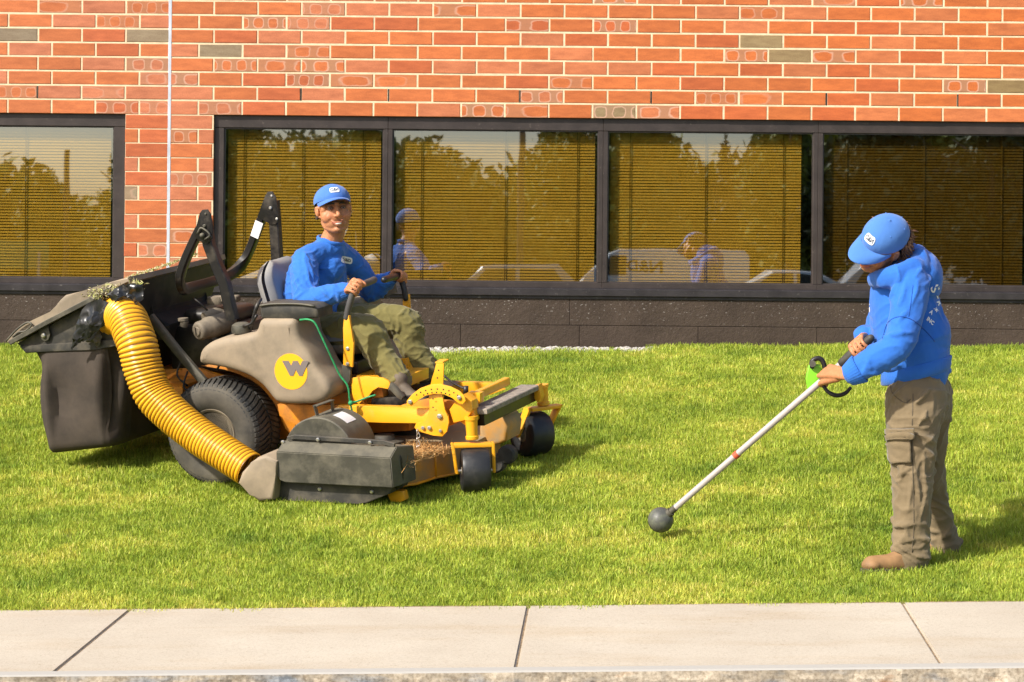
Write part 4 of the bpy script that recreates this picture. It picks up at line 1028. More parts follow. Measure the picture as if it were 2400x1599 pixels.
bm = bmesh.new(); add_lathe(bm, [(0, 0), (RD - .006, 0), (RD, .005), (RD, .275), (RD - .01, .285), (0, .285)], dc, (0, 1, 0), 64); drum = obj("blower_housing", bm, GREYD, mow, True, 35)
bm = bmesh.new()
for i in range(7):
    a = R(52 + 24 * i / 6)
rr_ = RD + .0015; vs = [[bm.verts.new(dc + Vector((math.cos(R(50 + 26 * i / 6)) * rr_, dv, math.sin(R(50 + 26 * i / 6)) * rr_))) for i in range(7)] for dv in (.09, .20)]
for i in range(6): bm.faces.new((vs[0][i], vs[0][i + 1], vs[1][i + 1], vs[1][i]))
obj("warning_label", bm, WHT, drum)
bm = bmesh.new(); hh = [Lv(744, 974, -.36), Lv(738, 952, -.36), Lv(778, 938, -.20), Lv(780, 962, -.20)]; bar(bm, [hh[0], hh[0].lerp(hh[1], .97), hh[1]], .03, .006, (1, 0, 0)); bar(bm, [hh[1], hh[2]], .03, .006, (0, 0, 1)); bar(bm, [hh[2], hh[3]], .03, .006, (1, 0, 0)); obj("lift_handle", bm, GREYD, drum, True, 35)
bm = bmesh.new(); bar(bm, [Lv(676, 1028, -.425), Lv(690, 1024, -.425), Lv(900, 1037, -.425), Lv(925, 1044, -.425)], .022, .02); strip = obj("mounting_flange", bm, DARKP, mow, True, 35)
for x, y, v in ((746, 1030, -.437), (868, 1037, -.437), (750, 1146, vb + .05), (872, 1152, vb + .05), (664, 1036, -.437)):
    bm = bmesh.new(); bolt(bm, Lv(x, y, v), .010, .012); obj("bolt", bm, BOLT, mow)
# elbow from blower to hose
poly("blower_elbow", [(588, 1084), (604, 1072), (622, 1068), (648, 1082), (646, 1110), (640, 1172), (606, 1176), (585, 1160), (557, 1134), (566, 1108)], -.52, .24, TAN, bevel=.02, seg=4)
poly("orange_skid", [(908, 1160), (930, 1150), (945, 1152), (950, 1172), (938, 1178), (915, 1176)], -.34, .05, YEL, bevel=.004)
crumple("mud_flap", [(840, 1176), (862, 1172), (870, 1180), (845, 1186)], -.36, TAN, mow, .004, 6)

# --- cutting deck
dk = Lw(967, 1141, .055)
u1 = dk.x; v0d = max(dk.y, -.36); top = .20
bm = bmesh.new()
out = [(u1 - .82, v0d + .02), (u1 - .05, v0d), (u1, v0d + .06), (u1 + .035, v0d + .22), (u1 + .16, v0d + .42), (u1 + .16, .62), (u1 + .0, .80), (u1 - .05, 1.08), (u1 - .75, 1.1)]
add_prism(bm, [(x, y, .055) for x, y in out], (0, 0, top - .055), .012, 2)
DECKM = mat("deck_paint", (.60, .27, .03, 1), .55, var=.12, dust=(.33, .245, .14, 1), dscale=5, damt=(.35, .62), up_dust=.75)
deck = obj("cutting_deck", bm, DECKM, mow, True, 35)
bm = bmesh.new(); add_tube(bm, [(x, y, .058) for x, y in out], .0075, 6, closed=True); obj("deck_rim", bm, YEL, deck, True)
bm = bmesh.new(); add_tube(bm, [(out[3][0] + .003, out[3][1], .06), (out[3][0] + .003, out[3][1], top)], .006, 6); obj("deck_weld", bm, YEL, deck, True)
poly("front_baffle", [(1123, 984), (1150, 974), (1172, 971), (1184, 984), (1190, 1000), (1186, 1034), (1170, 1042), (1123, 1050)], .42, .22, DECKM, bevel=.02, seg=3)
for (u_, v_) in ((u1 - .28, .1), (u1 - .30, .5), (u1 - .28, .9)):
    bm = bmesh.new(); add_lathe(bm, [(.11, 0), (.11, .03), (.06, .035), (.05, .06), (0, .06)], (u_, v_, top), (0, 0, 1), 24); obj("spindle_cover", bm, DARKP, deck, True, 40)
V, Fc, C2 = [], [], []
SC_ = [(.55, .30, .10), (.48, .24, .07), (.62, .40, .16), (.30, .16, .05)]
def straw(n, cx, cy, sx, sy, w0, w1):
    for i in range(n):
        p = Lw(cx + g.normal() * sx, cy + g.normal() * sy, g.uniform(w0, w1)); th = g.uniform(0, 6.28); a = np.array([math.cos(th), math.sin(th), g.normal() * .35]); b = np.cross(a, [0, 0, 1.]); b /= np.linalg.norm(b) + 1e-6; s = g.uniform(.015, .045); k = len(V)
        for q in (-a * s - b * .0012, -a * s + b * .0012, a * s + b * .0012, a * s - b * .0012): V.append(np.array(p) + q)
        Fc.append((k, k + 1, k + 2, k + 3)); C2.extend([SC_[g.integers(4)]] * 4)
straw(900, 962, 1058, 15, 11, top - .01, top + .03); straw(700, 1005, 1050, 22, 7, top - .01, top + .03); straw(300, 945, 1075, 8, 12, .12, top)
o = from_np("dry_straw", V, Fc, CLM, deck); vcol_attr(o.data, "tone", np.array(C2)); tag(o, kind="stuff")

# --- frame rails and height lever
rail = poly("frame_rail", [(786, 962), (792, 950), (900, 953), (1012, 958), (1040, 962), (1047, 976), (1040, 990), (1014, 988), (985, 992), (900, 991), (800, 988), (787, 978)], .0, .05, YEL, bevel=.007, seg=2)
poly("far_frame_rail", [(786, 962), (792, 950), (1012, 958), (1047, 976), (1014, 988), (800, 988)], .0, .05, YEL, bevel=.004).location = (0, .80, 0)
bm = bmesh.new(); add_lathe(bm, [(.034, 0), (.034, .012), (.02, .016), (0, .016)], Lv(797, 968, 0), (0, -1, 0), 20); obj("pivot_bush", bm, YEL, rail, True, 40)
plate = poly("lift_bracket", [(1004, 922), (1037, 922), (1041, 960), (1050, 975), (1052, 990), (1047, 1012), (1036, 1024), (1015, 1021), (978, 1011), (971, 1002), (975, 992), (1000, 985), (1008, 960)], -.035, .012, YEL, bevel=.003)
arc = [(954, 950), (953, 940), (966, 924), (985, 910), (1008, 902), (1030, 900), (1055, 906), (1076, 916), (1088, 928), (1091, 940), (1084, 948), (1073, 945), (1060, 932), (1040, 923), (1018, 922), (998, 926), (980, 937), (970, 948), (962, 953)]
arcp = poly("height_quadrant", arc, -.055, .008, YEL, bevel=.002)
lev_ = poly("height_lever", [(1022, 852), (1040, 852), (1039, 880), (1038, 906), (1008, 906), (1012, 888), (1018, 870)], -.050, .008, YEL, bevel=.002)
bm = bmesh.new(); add_prism(bm, [Lv(1020, 852, -.05), Lv(1038, 852, -.05), Lv(1052, 845, .02), Lv(1032, 845, .02)], (0, 0, .008), .002); obj("lever_grip", bm, YEL, lev_)
bm = bmesh.new(); HOLE = mat("hole_dark", (.02, .015, .01, 1), .8)
for k in range(9):
    a = R(35 + k * 14); cx, cy = 1024 - math.cos(a) * 58, 944 - math.sin(a) * 32
    add_lathe(bm, [(.0042, 0), (.0042, .0006), (0, .0006)], Lv(cx, cy, -.0553), (0, -1, 0), 8)
for k in range(7):
    a = R(50 + k * 13); cx, cy = 1024 - math.cos(a) * 48, 946 - math.sin(a) * 26; add_lathe(bm, [(.0042, 0), (.0042, .0006), (0, .0006)], Lv(cx, cy, -.0553), (0, -1, 0), 8)
obj("holes", bm, HOLE, arcp)
bm = bmesh.new()
for x, y in ((1028, 868), (1025, 886), (1015, 935), (1015, 955)): add_lathe(bm, [(.0042, 0), (.0042, .0006), (0, .0006)], Lv(x, y, -.0503), (0, -1, 0), 8)
obj("holes", bm, HOLE, lev_)
for x, y, r_ in ((962, 942, .012), (1077, 932, .012), (1031, 976, .014), (992, 1003, .010), (1007, 1003, .011), (1033, 1010, .009)):
    bm = bmesh.new(); bolt(bm, Lv(x, y, -.055 if y < 960 else -.037), r_, .012); obj("bolt", bm, BOLT, mow)
poly("front_bracket", [(1085, 925), (1105, 940), (1108, 960), (1092, 985), (1062, 992), (1052, 960), (1068, 948)], -.01, .09, YEL, bevel=.01)
poly("pivot_arm", [(940, 950), (1000, 935), (1060, 940), (1095, 960), (1090, 985), (1050, 1000), (1045, 975), (1000, 955), (945, 962)], .04, .03, ORG, bevel=.004)
bm = bmesh.new()
for k in range(5):
    c = Lv(979 + (k % 2) * 1.5, 1012 + k * 9.5, -.05); ax = (1, .3, 0) if k % 2 else (.2, 1, 0); t1 = Vector(ax).normalized(); pts = [c + t1 * (math.cos(q_) * .008) + Vector((0, 0, math.sin(q_) * .013)) for q_ in [2 * math.pi * j / 10 for j in range(10)]]; add_tube(bm, pts, .0028, 6, closed=True)
obj("lift_chain", bm, BOLT, mow, True)
poly("pedal_bracket", [(823, 886), (860, 882), (896, 886), (910, 893), (915, 902), (908, 913), (886, 906), (872, 915), (862, 932), (852, 934), (842, 948), (828, 940), (825, 920)], .06, .02, YEL, bevel=.003)
poly("pedal_post", [(874, 912), (895, 910), (902, 950), (878, 950)], .12, .1, ORG, bevel=.004)
poly("pedal_arm", [(914, 898), (921, 901), (945, 930), (940, 938), (930, 932), (910, 910)], .05, .03, GREYD, bevel=.003)
poly("foot_plate", [(870, 935), (985, 925), (1000, 930), (1000, 948), (870, 952)], .10, .46, BLKM, bevel=.004)
poly("far_upright", [(932, 842), (953, 840), (958, 858), (975, 890), (985, 915), (968, 920), (950, 885), (945, 862), (936, 858)], .52, .03, YEL, bevel=.004)
# --- steering levers
bm = bmesh.new(); add_prism(bm, LVP([(806, 740), (812, 736), (819, 740), (821, 770), (829, 802), (826, 861), (804, 856), (805, 800), (804, 770)], .02), (0, .018, 0), .004, 2)
lv = obj("steering_lever", bm, YEL, mow, True, 40)
bm = bmesh.new(); bolt(bm, Lv(815, 817, .02), .010, .008); bolt(bm, Lv(815, 853, .02), .010, .008); obj("bolt", bm, BOLT, lv)
bm = bmesh.new(); add_tube(bm, [Lv(812, 745, .03), Lv(816, 725, .03), Lv(823, 700, .03), Lv(830, 680, .035), Lv(840, 671, .07), Lv(858, 664, .16), Lv(877, 656, .26)], [.0165, .017, .017, .0165, .017, .018, .018], 14, n=5, round_caps=True)
gn = obj("grip", bm, mat("grip_grey", (.075, .07, .068, 1), .5, dust=(.3, .28, .25, 1), damt=(.55, .8)), lv, True)
poly("lever_link", [(800, 855), (822, 862), (820, 892), (812, 906), (804, 890)], .045, .02, GREYD, bevel=.003)
bm = bmesh.new(); add_prism(bm, LVP([(943, 690), (958, 690), (960, 722), (962, 790), (942, 790), (944, 722)], .80), (0, .02, 0), .004, 2); lv2 = obj("steering_lever", bm, YEL, mow, True, 40)
bm = bmesh.new(); add_tube(bm, [Lv(951, 700, .80), Lv(948, 680, .80), Lv(942, 660, .80), Lv(936, 648, .78), Lv(920, 650, .68), Lv(900, 656, .56)], [.0165, .017, .017, .018, .019, .018], 14, n=5, round_caps=True); obj("grip", bm, mat("grip_black", (.02, .018, .018, 1), .4), lv2, True)
# green cord tied from seat to frame
bm = bmesh.new(); cd = [(703, 750, -.10), (722, 749, -.12), (738, 757, -.12), (752, 785, -.11), (766, 815, -.10), (780, 845, -.08), (797, 880, -.06), (815, 905, -.05), (820, 940, -.04), (826, 968, -.03), (829, 985, -.03)]
add_tube(bm, [Lv(*p) for p in cd], .0055, 8, n=5); add_tube(bm, [Lv(822, 945, -.04), Lv(840, 940, -.02), (Lv(860, 932, 0)), Lv(880, 926, 0)], .005, 8, n=4); c = Lv(822, 945, -.05); bmesh.ops.create_icosphere(bm, subdivisions=2, radius=.014, matrix=Matrix.Translation(c))
obj("green_cord", bm, mat("cord_green", (.02, .25, .085, 1), .6, var=.2, vscale=60), mow, True)
# --- front: foot board, beams, casters
n0, n1 = Lv(1118, 962, .06), Lv(1243, 904, .78)
def board(name, p0, p1, wd, th, m, uo=0, wo=0, bevel=.004):
    bm = bmesh.new(); o_ = Vector((uo, 0, wo)); a = p0 + o_; b = p1 + o_; h = wd / 2
    add_prism(bm, [a + Vector((-h, 0, 0)), a + Vector((h, 0, 0)), b + Vector((h, 0, 0)), b + Vector((-h, 0, 0))], (0, 0, -th), bevel, 1); return obj(name, bm, m, mow, True, 35)
fb = board("foot_board", n0, n1, .11, .028, mat("grip_board", (.20, .175, .15, 1), .9, var=.3, vscale=60, dust=(.36, .30, .23, 1), dscale=20, damt=(.4, .7), bmp=.6, bscale=300), .0, .006)
board("front_beam", n0 + Vector((0, .02, 0)), n1 + Vector((0, .02, 0)), .06, .06, BLKM, 0, -.024)
c0, c1 = Lv(1104, 932, .12), Lv(1188, 893, .62)
board("cross_channel", c0, c1, .035, .042, YEL, 0, .02)
poly("channel_end", [(1095, 920), (1125, 922), (1125, 945), (1108, 955), (1092, 940)], .12, .06, YEL, bevel=.004)
poly("barrel_gusset", [(1240, 914), (1262, 902), (1268, 930), (1262, 945), (1246, 930)], .76, .06, YEL, bevel=.004)
poly("near_gusset", [(1082, 958), (1110, 960), (1115, 985), (1100, 1005), (1072, 985)], .02, .06, YEL, bevel=.008)
def caster(top, bot, wc, axis, Rw, Ww, name="caster"):
    """top / bot of the swivel barrel, wheel centre, axle direction (all local)"""
    t = bpy.data.objects.new(name, None); COL.objects.link(t); t.parent = mow
    bm = bmesh.new(); add_lathe(bm, [(.030, 0), (.034, .004), (.034, .018), (.029, .022), (.032, (top - bot).length - .02), (.036, (top - bot).length - .018), (.036, (top - bot).length), (0, (top - bot).length)], bot, top - bot, 24); obj("barrel", bm, YEL, t, True, 40)
    axis = Vector(axis).normalized(); fwd = axis.cross(Vector((0, 0, 1))).normalized(); ht = wc.z + Rw + .028
    bm = bmesh.new(); hw = Ww / 2 + .022; cc = Vector((bot.x, bot.y, ht)); 
    pl = [cc + axis * (-hw) + fwd * -.028, cc + axis * hw + fwd * -.028, cc + axis * hw + fwd * .028, cc + axis * (-hw) + fwd * .028]
    add_prism(bm, pl, (0, 0, -.022), .006, 2)
    for s in (-1, 1):
        a0 = cc + axis * (s * hw); a1 = wc + axis * (s * (Ww / 2 + .014))
        q = []
        for p, wd_ in ((a0 + Vector((0, 0, -.001)), .03), (a0.lerp(a1, .5), .024), (a1 + Vector((0, 0, -.012)), .014)):
            q.append((p - fwd * wd_, p + fwd * wd_))
        add_prism(bm, [q[0][0], q[1][0], q[2][0], q[2][1], q[1][1], q[0][1]], axis * (s * .016), .004, 1)
        
    obj("fork", bm, YEL, t, True, 40)
    bm = bmesh.new(); h = Ww / 2
    add_lathe(bm, [(.03, -h * .9), (.055, -h * .92), (.062, -h * .98), (Rw * .82, -h), (Rw * .95, -h * .93), (Rw, -h * .72), (Rw * 1.01, 0), (Rw, h * .72), (Rw * .95, h * .93), (Rw * .82, h), (.062, h * .98), (.055, h * .92), (.03, h * .9)], wc, axis, 48); wl_ = obj("tyre", bm, mat("caster_rubber", (.018, .018, .019, 1), .42, var=.2, dust=(.07, .065, .055, 1), dscale=9, damt=(.5, .85)) if name == "caster" and "caster_rubber" not in bpy.data.materials else bpy.data.materials["caster_rubber"], t, True, 50)
    bm = bmesh.new(); add_lathe(bm, [(.0, -h * .97), (.018, -h * .97), (.02, -h * .92), (.05, -h * .90), (.05, h * .90), (.02, h * .92), (.018, h * .97), (0, h * .97)], wc, axis, 24); obj("rim", bm, RIMD, t, True, 40)
    bm = bmesh.new(); add_cyl(bm, wc - axis * (h + .03), wc + axis * (h + .03), .009, 10); obj("axle", bm, BOLT, t, True, 40)
    return t
def loc_dir(x, y, z): return (MI.to_3x3() @ Vector((x, y, z))).normalized()
wc = Lv(1114, 1103, .0)
caster(Lv(1104, 975, .01), Lv(1107, 1030, .01), wc, loc_dir(1, .10, .03), .1145, .148)
wc2 = Lv(1247, 1016, .83)
caster(Lv(1270, 901, .86), Lv(1274, 950, .86), wc2, loc_dir(.80, .58, .06), .120, .15)
# number plate rails hanging under the front edge
bm = bmesh.new(); add_tube(bm, [Lv(1186, 950, .45), Lv(1196, 962, .5), Lv(1204, 948, .55), Lv(1208, 940, .55)], .004, 6, n=4); obj("front_cable", bm, BLKM, mow, True)
bm = bmesh.new(); add_tube(bm, [Lv(1040, 880, .3), Lv(1058, 895, .3), Lv(1075, 905, .3), Lv(1092, 912, .3)], .006, 6, n=4); add_cyl(bm, Lv(1092, 925, .3), Lv(1092, 905, .3), .014, 10); obj("parking_lever", bm, BLKM, mow, True)
for x, y, v in ((1190, 1065, .25), (1165, 1085, .25)):
    bm = bmesh.new(); c = Lv(x, y, v); add_lathe(bm, [(.0, -.03), (.04, -.03), (.05, -.02), (.05, .02), (.04, .03), (0, .03)], c, (0, 1, 0), 20); obj("anti_scalp_roller", bm, RUB, mow, True, 40); 
# ------------------------------------------------------------------ people
from mathutils.bvhtree import BVHTree
def Wl(x, y, v): return Lv(x / K, y / K, v)                 # 2353-wide pixel on plane v, mower axes
def cloth_mat(name, col, var=.08, rough=.85, fine=.5, sheen=.2):
    m, nt, b = nodes(name)
    n = noise_n(nt, 9, 4); c = ramp(nt, n.outputs[0], [(.3, tuple(x * (1 - var) for x in col[:3]) + (1,)), (.7, tuple(min(1, x * (1 + var)) for x in col[:3]) + (1,))]).outputs[0]
    nt.links.new(c, b.inputs[0]); b.inputs['Roughness'].default_value = rough; b.inputs['Sheen Weight'].default_value = sheen; b.inputs['Specular IOR Level'].default_value = .2
    n2 = noise_n(nt, 19, 4, .55); n3 = noise_n(nt, 300, 2)
    a = N(nt, "ShaderNodeMath", operation='MULTIPLY_ADD'); nt.links.new(n3.outputs[0], a.inputs[0]); a.inputs[1].default_value = .10; nt.links.new(n2.outputs[0], a.inputs[2])
    bump(nt, b, a.outputs[0], fine, .012); return m
BLUE = cloth_mat("blue_jersey", (.030, .148, .53, 1)); BLUE2 = cloth_mat("blue_fleece", (.026, .140, .52, 1), fine=.3)
CAPB = cloth_mat("cap_blue", (.065, .175, .50, 1), fine=.12); CAPB2 = cloth_mat("cap_blue_faded", (.065, .185, .50, 1), fine=.12)
OLIVE = cloth_mat("olive_trousers", (.175, .150, .050, 1), var=.12, fine=.4); KHAKI = cloth_mat("khaki_trousers", (.185, .138, .078, 1), var=.10, fine=.4)
BOOT = mat("tan_boot", (.30, .165, .07, 1), .7, var=.2, vscale=14); SHOED = mat("brown_shoe", (.10, .075, .05, 1), .7, var=.25, vscale=14)
HAIR = mat("brown_hair", (.20, .095, .045, 1), .55, var=.3, vscale=30); PRINT = mat("white_print", (.85, .85, .86, 1), .6, var=.02); INK = mat("dark_print", (.03, .05, .09, 1), .6)
def skin_mat():
    m, nt, b = nodes("skin"); at = N(nt, "ShaderNodeAttribute", attribute_name="tone"); n = noise_n(nt, 60, 4)
    c = mix(nt, at.outputs[0], ramp(nt, n.outputs[0], [(.3, (.86, .80, .78, 1)), (.7, (1.1, 1.06, 1.04, 1))]).outputs[0], .7, 'MULTIPLY')
    nt.links.new(c, b.inputs[0]); b.inputs['Roughness'].default_value = .5; b.inputs['Specular IOR Level'].default_value = .35
    b.inputs['Subsurface Weight'].default_value = .12; b.inputs['Subsurface Radius'].default_value = (.012, .005, .003); b.inputs['Subsurface Scale'].default_value = .6
    bump(nt, b, n.outputs[0], .08, .002); return m
SKIN = skin_mat()

def limb(bm, pts, r, flat=1.0, ref=None, seg=18, n=5):
    add_tube(bm, pts, r, seg, ref, True, n, flat, True)
def ell(bm, c, r, m=None, sub=3):
    M_ = Matrix.Translation(Vector(c)) @ (m.to_4x4() if m is not None else Matrix.Identity(4)) @ Matrix.Diagonal((r[0], r[1], r[2], 1))
    bmesh.ops.create_icosphere(bm, subdivisions=sub, radius=1, matrix=M_)
def folds(bm, pts, r, k, seed, tw=(.0, 1), rad=.010, span=.10, turn=1.6, flat=1.0, ref=None, depth=.0):
    """ridges of cloth running obliquely round a limb"""
    g = np.random.default_rng(seed)
    P_ = smooth_path([list(p) + [a] for p, a in zip([Vector(q) for q in pts], r)], 12); L_ = len(P_)
    for i in range(k):
        t0 = g.uniform(*tw); ph = g.uniform(0, 2 * math.pi); dt = g.normal() * span; dp = g.choice([-1, 1]) * g.uniform(.5, 1) * turn; q = []; rr = []
        for j in range(9):
            s = j / 8; t = min(max(t0 + dt * (s - .5), 0), .999); x = t * (L_ - 1); a = int(x); f = x - a
            row = P_[a] * (1 - f) + P_[min(a + 1, L_ - 1)] * f; tg = Vector(P_[min(a + 1, L_ - 1), :3] - P_[max(a - 1, 0), :3])
            if tg.length < 1e-6: continue
            A, B = frame_at(tg, ref); th = ph + dp * (s - .5)
            q.append(Vector(row[:3]) + (A * math.cos(th) + B * math.sin(th) * flat) * (row[3] * .965 + depth)); rr.append(rad * math.sin(math.pi * (.08 + .84 * s)) * g.uniform(.9, 1.1))
        if len(q) > 4: add_tube(bm, q, rr, 6, None, True, 1)
def remesh(name, bm, voxel, it, m, parent, amp=0, sc_=14, seed=0, ridged=True, fac=.5):
    me = bpy.data.meshes.new(name); bmesh.ops.recalc_face_normals(bm, faces=bm.faces[:]); bm.to_mesh(me); bm.free()
    t = bpy.data.objects.new("t", me); COL.objects.link(t)
    r_ = t.modifiers.new("r", 'REMESH'); r_.mode = 'VOXEL'; r_.voxel_size = voxel; r_.use_smooth_shade = True
    s_ = t.modifiers.new("s", 'SMOOTH'); s_.factor = fac; s_.iterations = it
    dg = bpy.context.evaluated_depsgraph_get(); dg.update(); out = bpy.data.meshes.new_from_object(t.evaluated_get(dg)); bpy.data.objects.remove(t); out.name = name
    if amp:
        no = np.zeros(len(out.vertices) * 3, np.float32); out.vertices.foreach_get("normal", no); co = np.zeros(len(out.vertices) * 3, np.float32); out.vertices.foreach_get("co", co)
        no = no.reshape(-1, 3); co = co.reshape(-1, 3).astype(float); d = np.zeros(len(co))
        for i in range(len(co)):
            p = Vector(co[i]) * sc_ + Vector((seed * 7.1, 0, 0)); wv = noise.noise(p * .5) * 1.6; q = Vector((p.x + wv, p.y - wv, p.z * 1.5 + wv))
            a = noise.noise(q)
            d[i] = max(0, 1 - abs(a) * 3.0) ** 1.6 - .35 + .4 * noise.noise(q * 2.3) if ridged else a
        co += no * (d * amp)[:, None]; out.vertices.foreach_set("co", co.astype(np.float32).ravel())
    out.materials.clear(); o = link(name, out, m, parent, True); return o

SK = np.array([.49, .215, .10])
def head_prims(bm, H, smile=True):
    """H: 4x4 head matrix; canonical axes x = its left, y = face, z = crown"""
    R3 = H.to_3x3()
    def E(c, r): ell(bm, H @ Vector(c), r, R3, 3)
    def T(pts, r, fl=1.0): add_tube(bm, [H @ Vector(p) for p in pts], r, 12, None, True, 3, fl, True)
    E((0, -.014, .042), (.077, .096, .084)); E((0, .018, -.018), (.070, .070, .082)); E((0, .028, -.062), (.061, .052, .048)); E((0, .062, -.098), (.023, .020, .017))
    T([(-.05, -.01, -.05), (-.045, .03, -.082), (0, .058, -.102), (.045, .03, -.082), (.05, -.01, -.05)], [.018, .017, .018, .017, .018])
    for s in (-1, 1):
        E((s * .040, .046, -.026), (.032, .028, .040)); E((s * .033, .066, -.028), (.020, .015, .020) if smile else (.014, .012, .012)); E((s * .027, .076, .036), (.018, .010, .008)); E((s * .055, .045, .02), (.016, .022, .03))
        E((s * .013, .098, -.026), (.0085, .010, .0075))
        # ear
        T([(s * .072, .004, -.026), (s * .080, -.004, -.012), (s * .084, -.010, .012), (s * .082, -.004, .026), (s * .075, .006, .024)], [.006, .008, .008, .008, .006]); E((s * .079, -.002, .0), (.007, .016, .024))
    E((0, .080, .040), (.020, .014, .012)); T([(0, .088, .026), (0, .097, .004), (0, .110, -.018), (0, .111, -.024)], [.0085, .009, .012, .012])
    c = .006 if smile else 0
    T([(-.029, .078, -.056 + c), (-.014, .091, -.060), (0, .095, -.0605), (.014, .091, -.060), (.029, .078, -.056 + c)], [.0035, .0055, .0058, .0055, .0035])
    T([(-.026, .078, -.062 + c * .6), (-.012, .089, -.072), (0, .092, -.0745), (.012, .089, -.072), (.026, .078, -.062 + c * .6)], [.0035, .006, .0068, .006, .0035])
    E((0, -.085, -.01), (.05, .03, .05))
def paint_skin(o, H, beard=.25):
    co = np.zeros(len(o.data.vertices) * 3, np.float32); o.data.vertices.foreach_get("co", co); co = co.reshape(-1, 3)
    Hi = np.array(H.inverted()); c = co @ Hi[:3, :3].T + Hi[:3, 3]; x, y, z = c.T; ax = np.abs(x)
    col = np.tile(SK, (len(c), 1)); near = (np.linalg.norm(c, axis=1) < .17)
    def blend(mask, rgb, k):
        nonlocal col
        w_ = (mask * k)[:, None]; col = col * (1 - w_) + np.array(rgb) * w_
    g_ = lambda d, s: np.exp(-(d / s) ** 2)
    blend(near * g_(np.hypot(ax - .04, z + .03), .022) * (y > .03), (.56, .19, .10), .4)          # cheeks
    blend(near * g_(np.hypot(x, (z + .02)), .014) * (y > .09), (.56, .22, .12), .35)
    zl = z + .066 - ax * .22
    blend(near * g_(zl, .0085) * (ax < .029) * (y > .06), (.44, .11, .08), .75)                     # lips
    blend(near * g_(z - (.041 - ax * .05), .0055) * g_(ax - .031, .016) * (y > .05), (.05, .03, .02), .85)   # brows
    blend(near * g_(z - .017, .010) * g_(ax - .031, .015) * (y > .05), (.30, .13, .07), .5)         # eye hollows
    blend(near * (z < -.05) * (y > 0) * g_(ax, .08), (.24, .14, .09), beard)
    blend(near * g_(z + .044, .006) * (ax < .024) * (y > .08), (.20, .11, .07), beard * 1.3)
    vcol_attr(o.data, "tone", col)
def face_bits(H, parent, smile=True, brows=True):
    def put(name, f, m, smooth=True):
        bm = bmesh.new(); f(bm); bm.transform(H); return obj(name, bm, m, parent, smooth)
    for s in (-1, 1):
        e = put("eye", lambda b: ell(b, (s * .031, .0745, .017), (.0122, .0122, .0112), None, 3), mat_eye)
        put_i = put("iris", lambda b: ell(b, (s * .031 + .000, .0835, .0165), (.0058, .0045, .0058), None, 2), mat_iris); put_i.parent = e
        put("eyelid", lambda b: add_tube(b, [(s * .031 - .0145, .079, .0165), (s * .031 - .007, .0868, .0222), (s * .031, .0885, .0232), (s * .031 + .007, .0862, .0218), (s * .031 + .0145, .078, .0165)], [.002, .0038, .004, .0038, .002], 8, None, True, 3, 1, True), mat_lid)
        put("lower_eyelid", lambda b: add_tube(b, [(s * .031 - .0145, .079, .0155), (s * .031, .0872, .0108), (s * .031 + .0145, .078, .0155)], [.0018, .0034, .0018], 8, None, True, 4, 1, True), mat_lid)
        if brows: put("eyebrow", lambda b: add_tube(b, [(s * .013, .0915, .0385), (s * .028, .0905, .0425), (s * .046, .078, .037)], [.0036, .0046, .0024], 8, None, True, 4, .8, True), mat_brow)
    if smile: put("teeth", lambda b: add_tube(b, [(-.021, .083, -.0610), (-.010, .0925, -.0665), (0, .0955, -.0675), (.010, .0925, -.0665), (.021, .083, -.0610)], [.0024, .0046, .0050, .0046, .0024], 8, None, True, 3, 1, True), mat_teeth)
mat_eye = mat("eye_white", (.62, .56, .5, 1), .3, var=.02); mat_iris = mat("iris_brown", (.02, .012, .008, 1), .15, var=0); mat_lid = mat("eyelid_skin", (.16, .075, .045, 1), .5, var=.05); mat_brow = mat("brow_hair", (.04, .025, .018, 1), .7); mat_teeth = mat("tooth", (.78, .72, .62, 1), .3, var=.02)

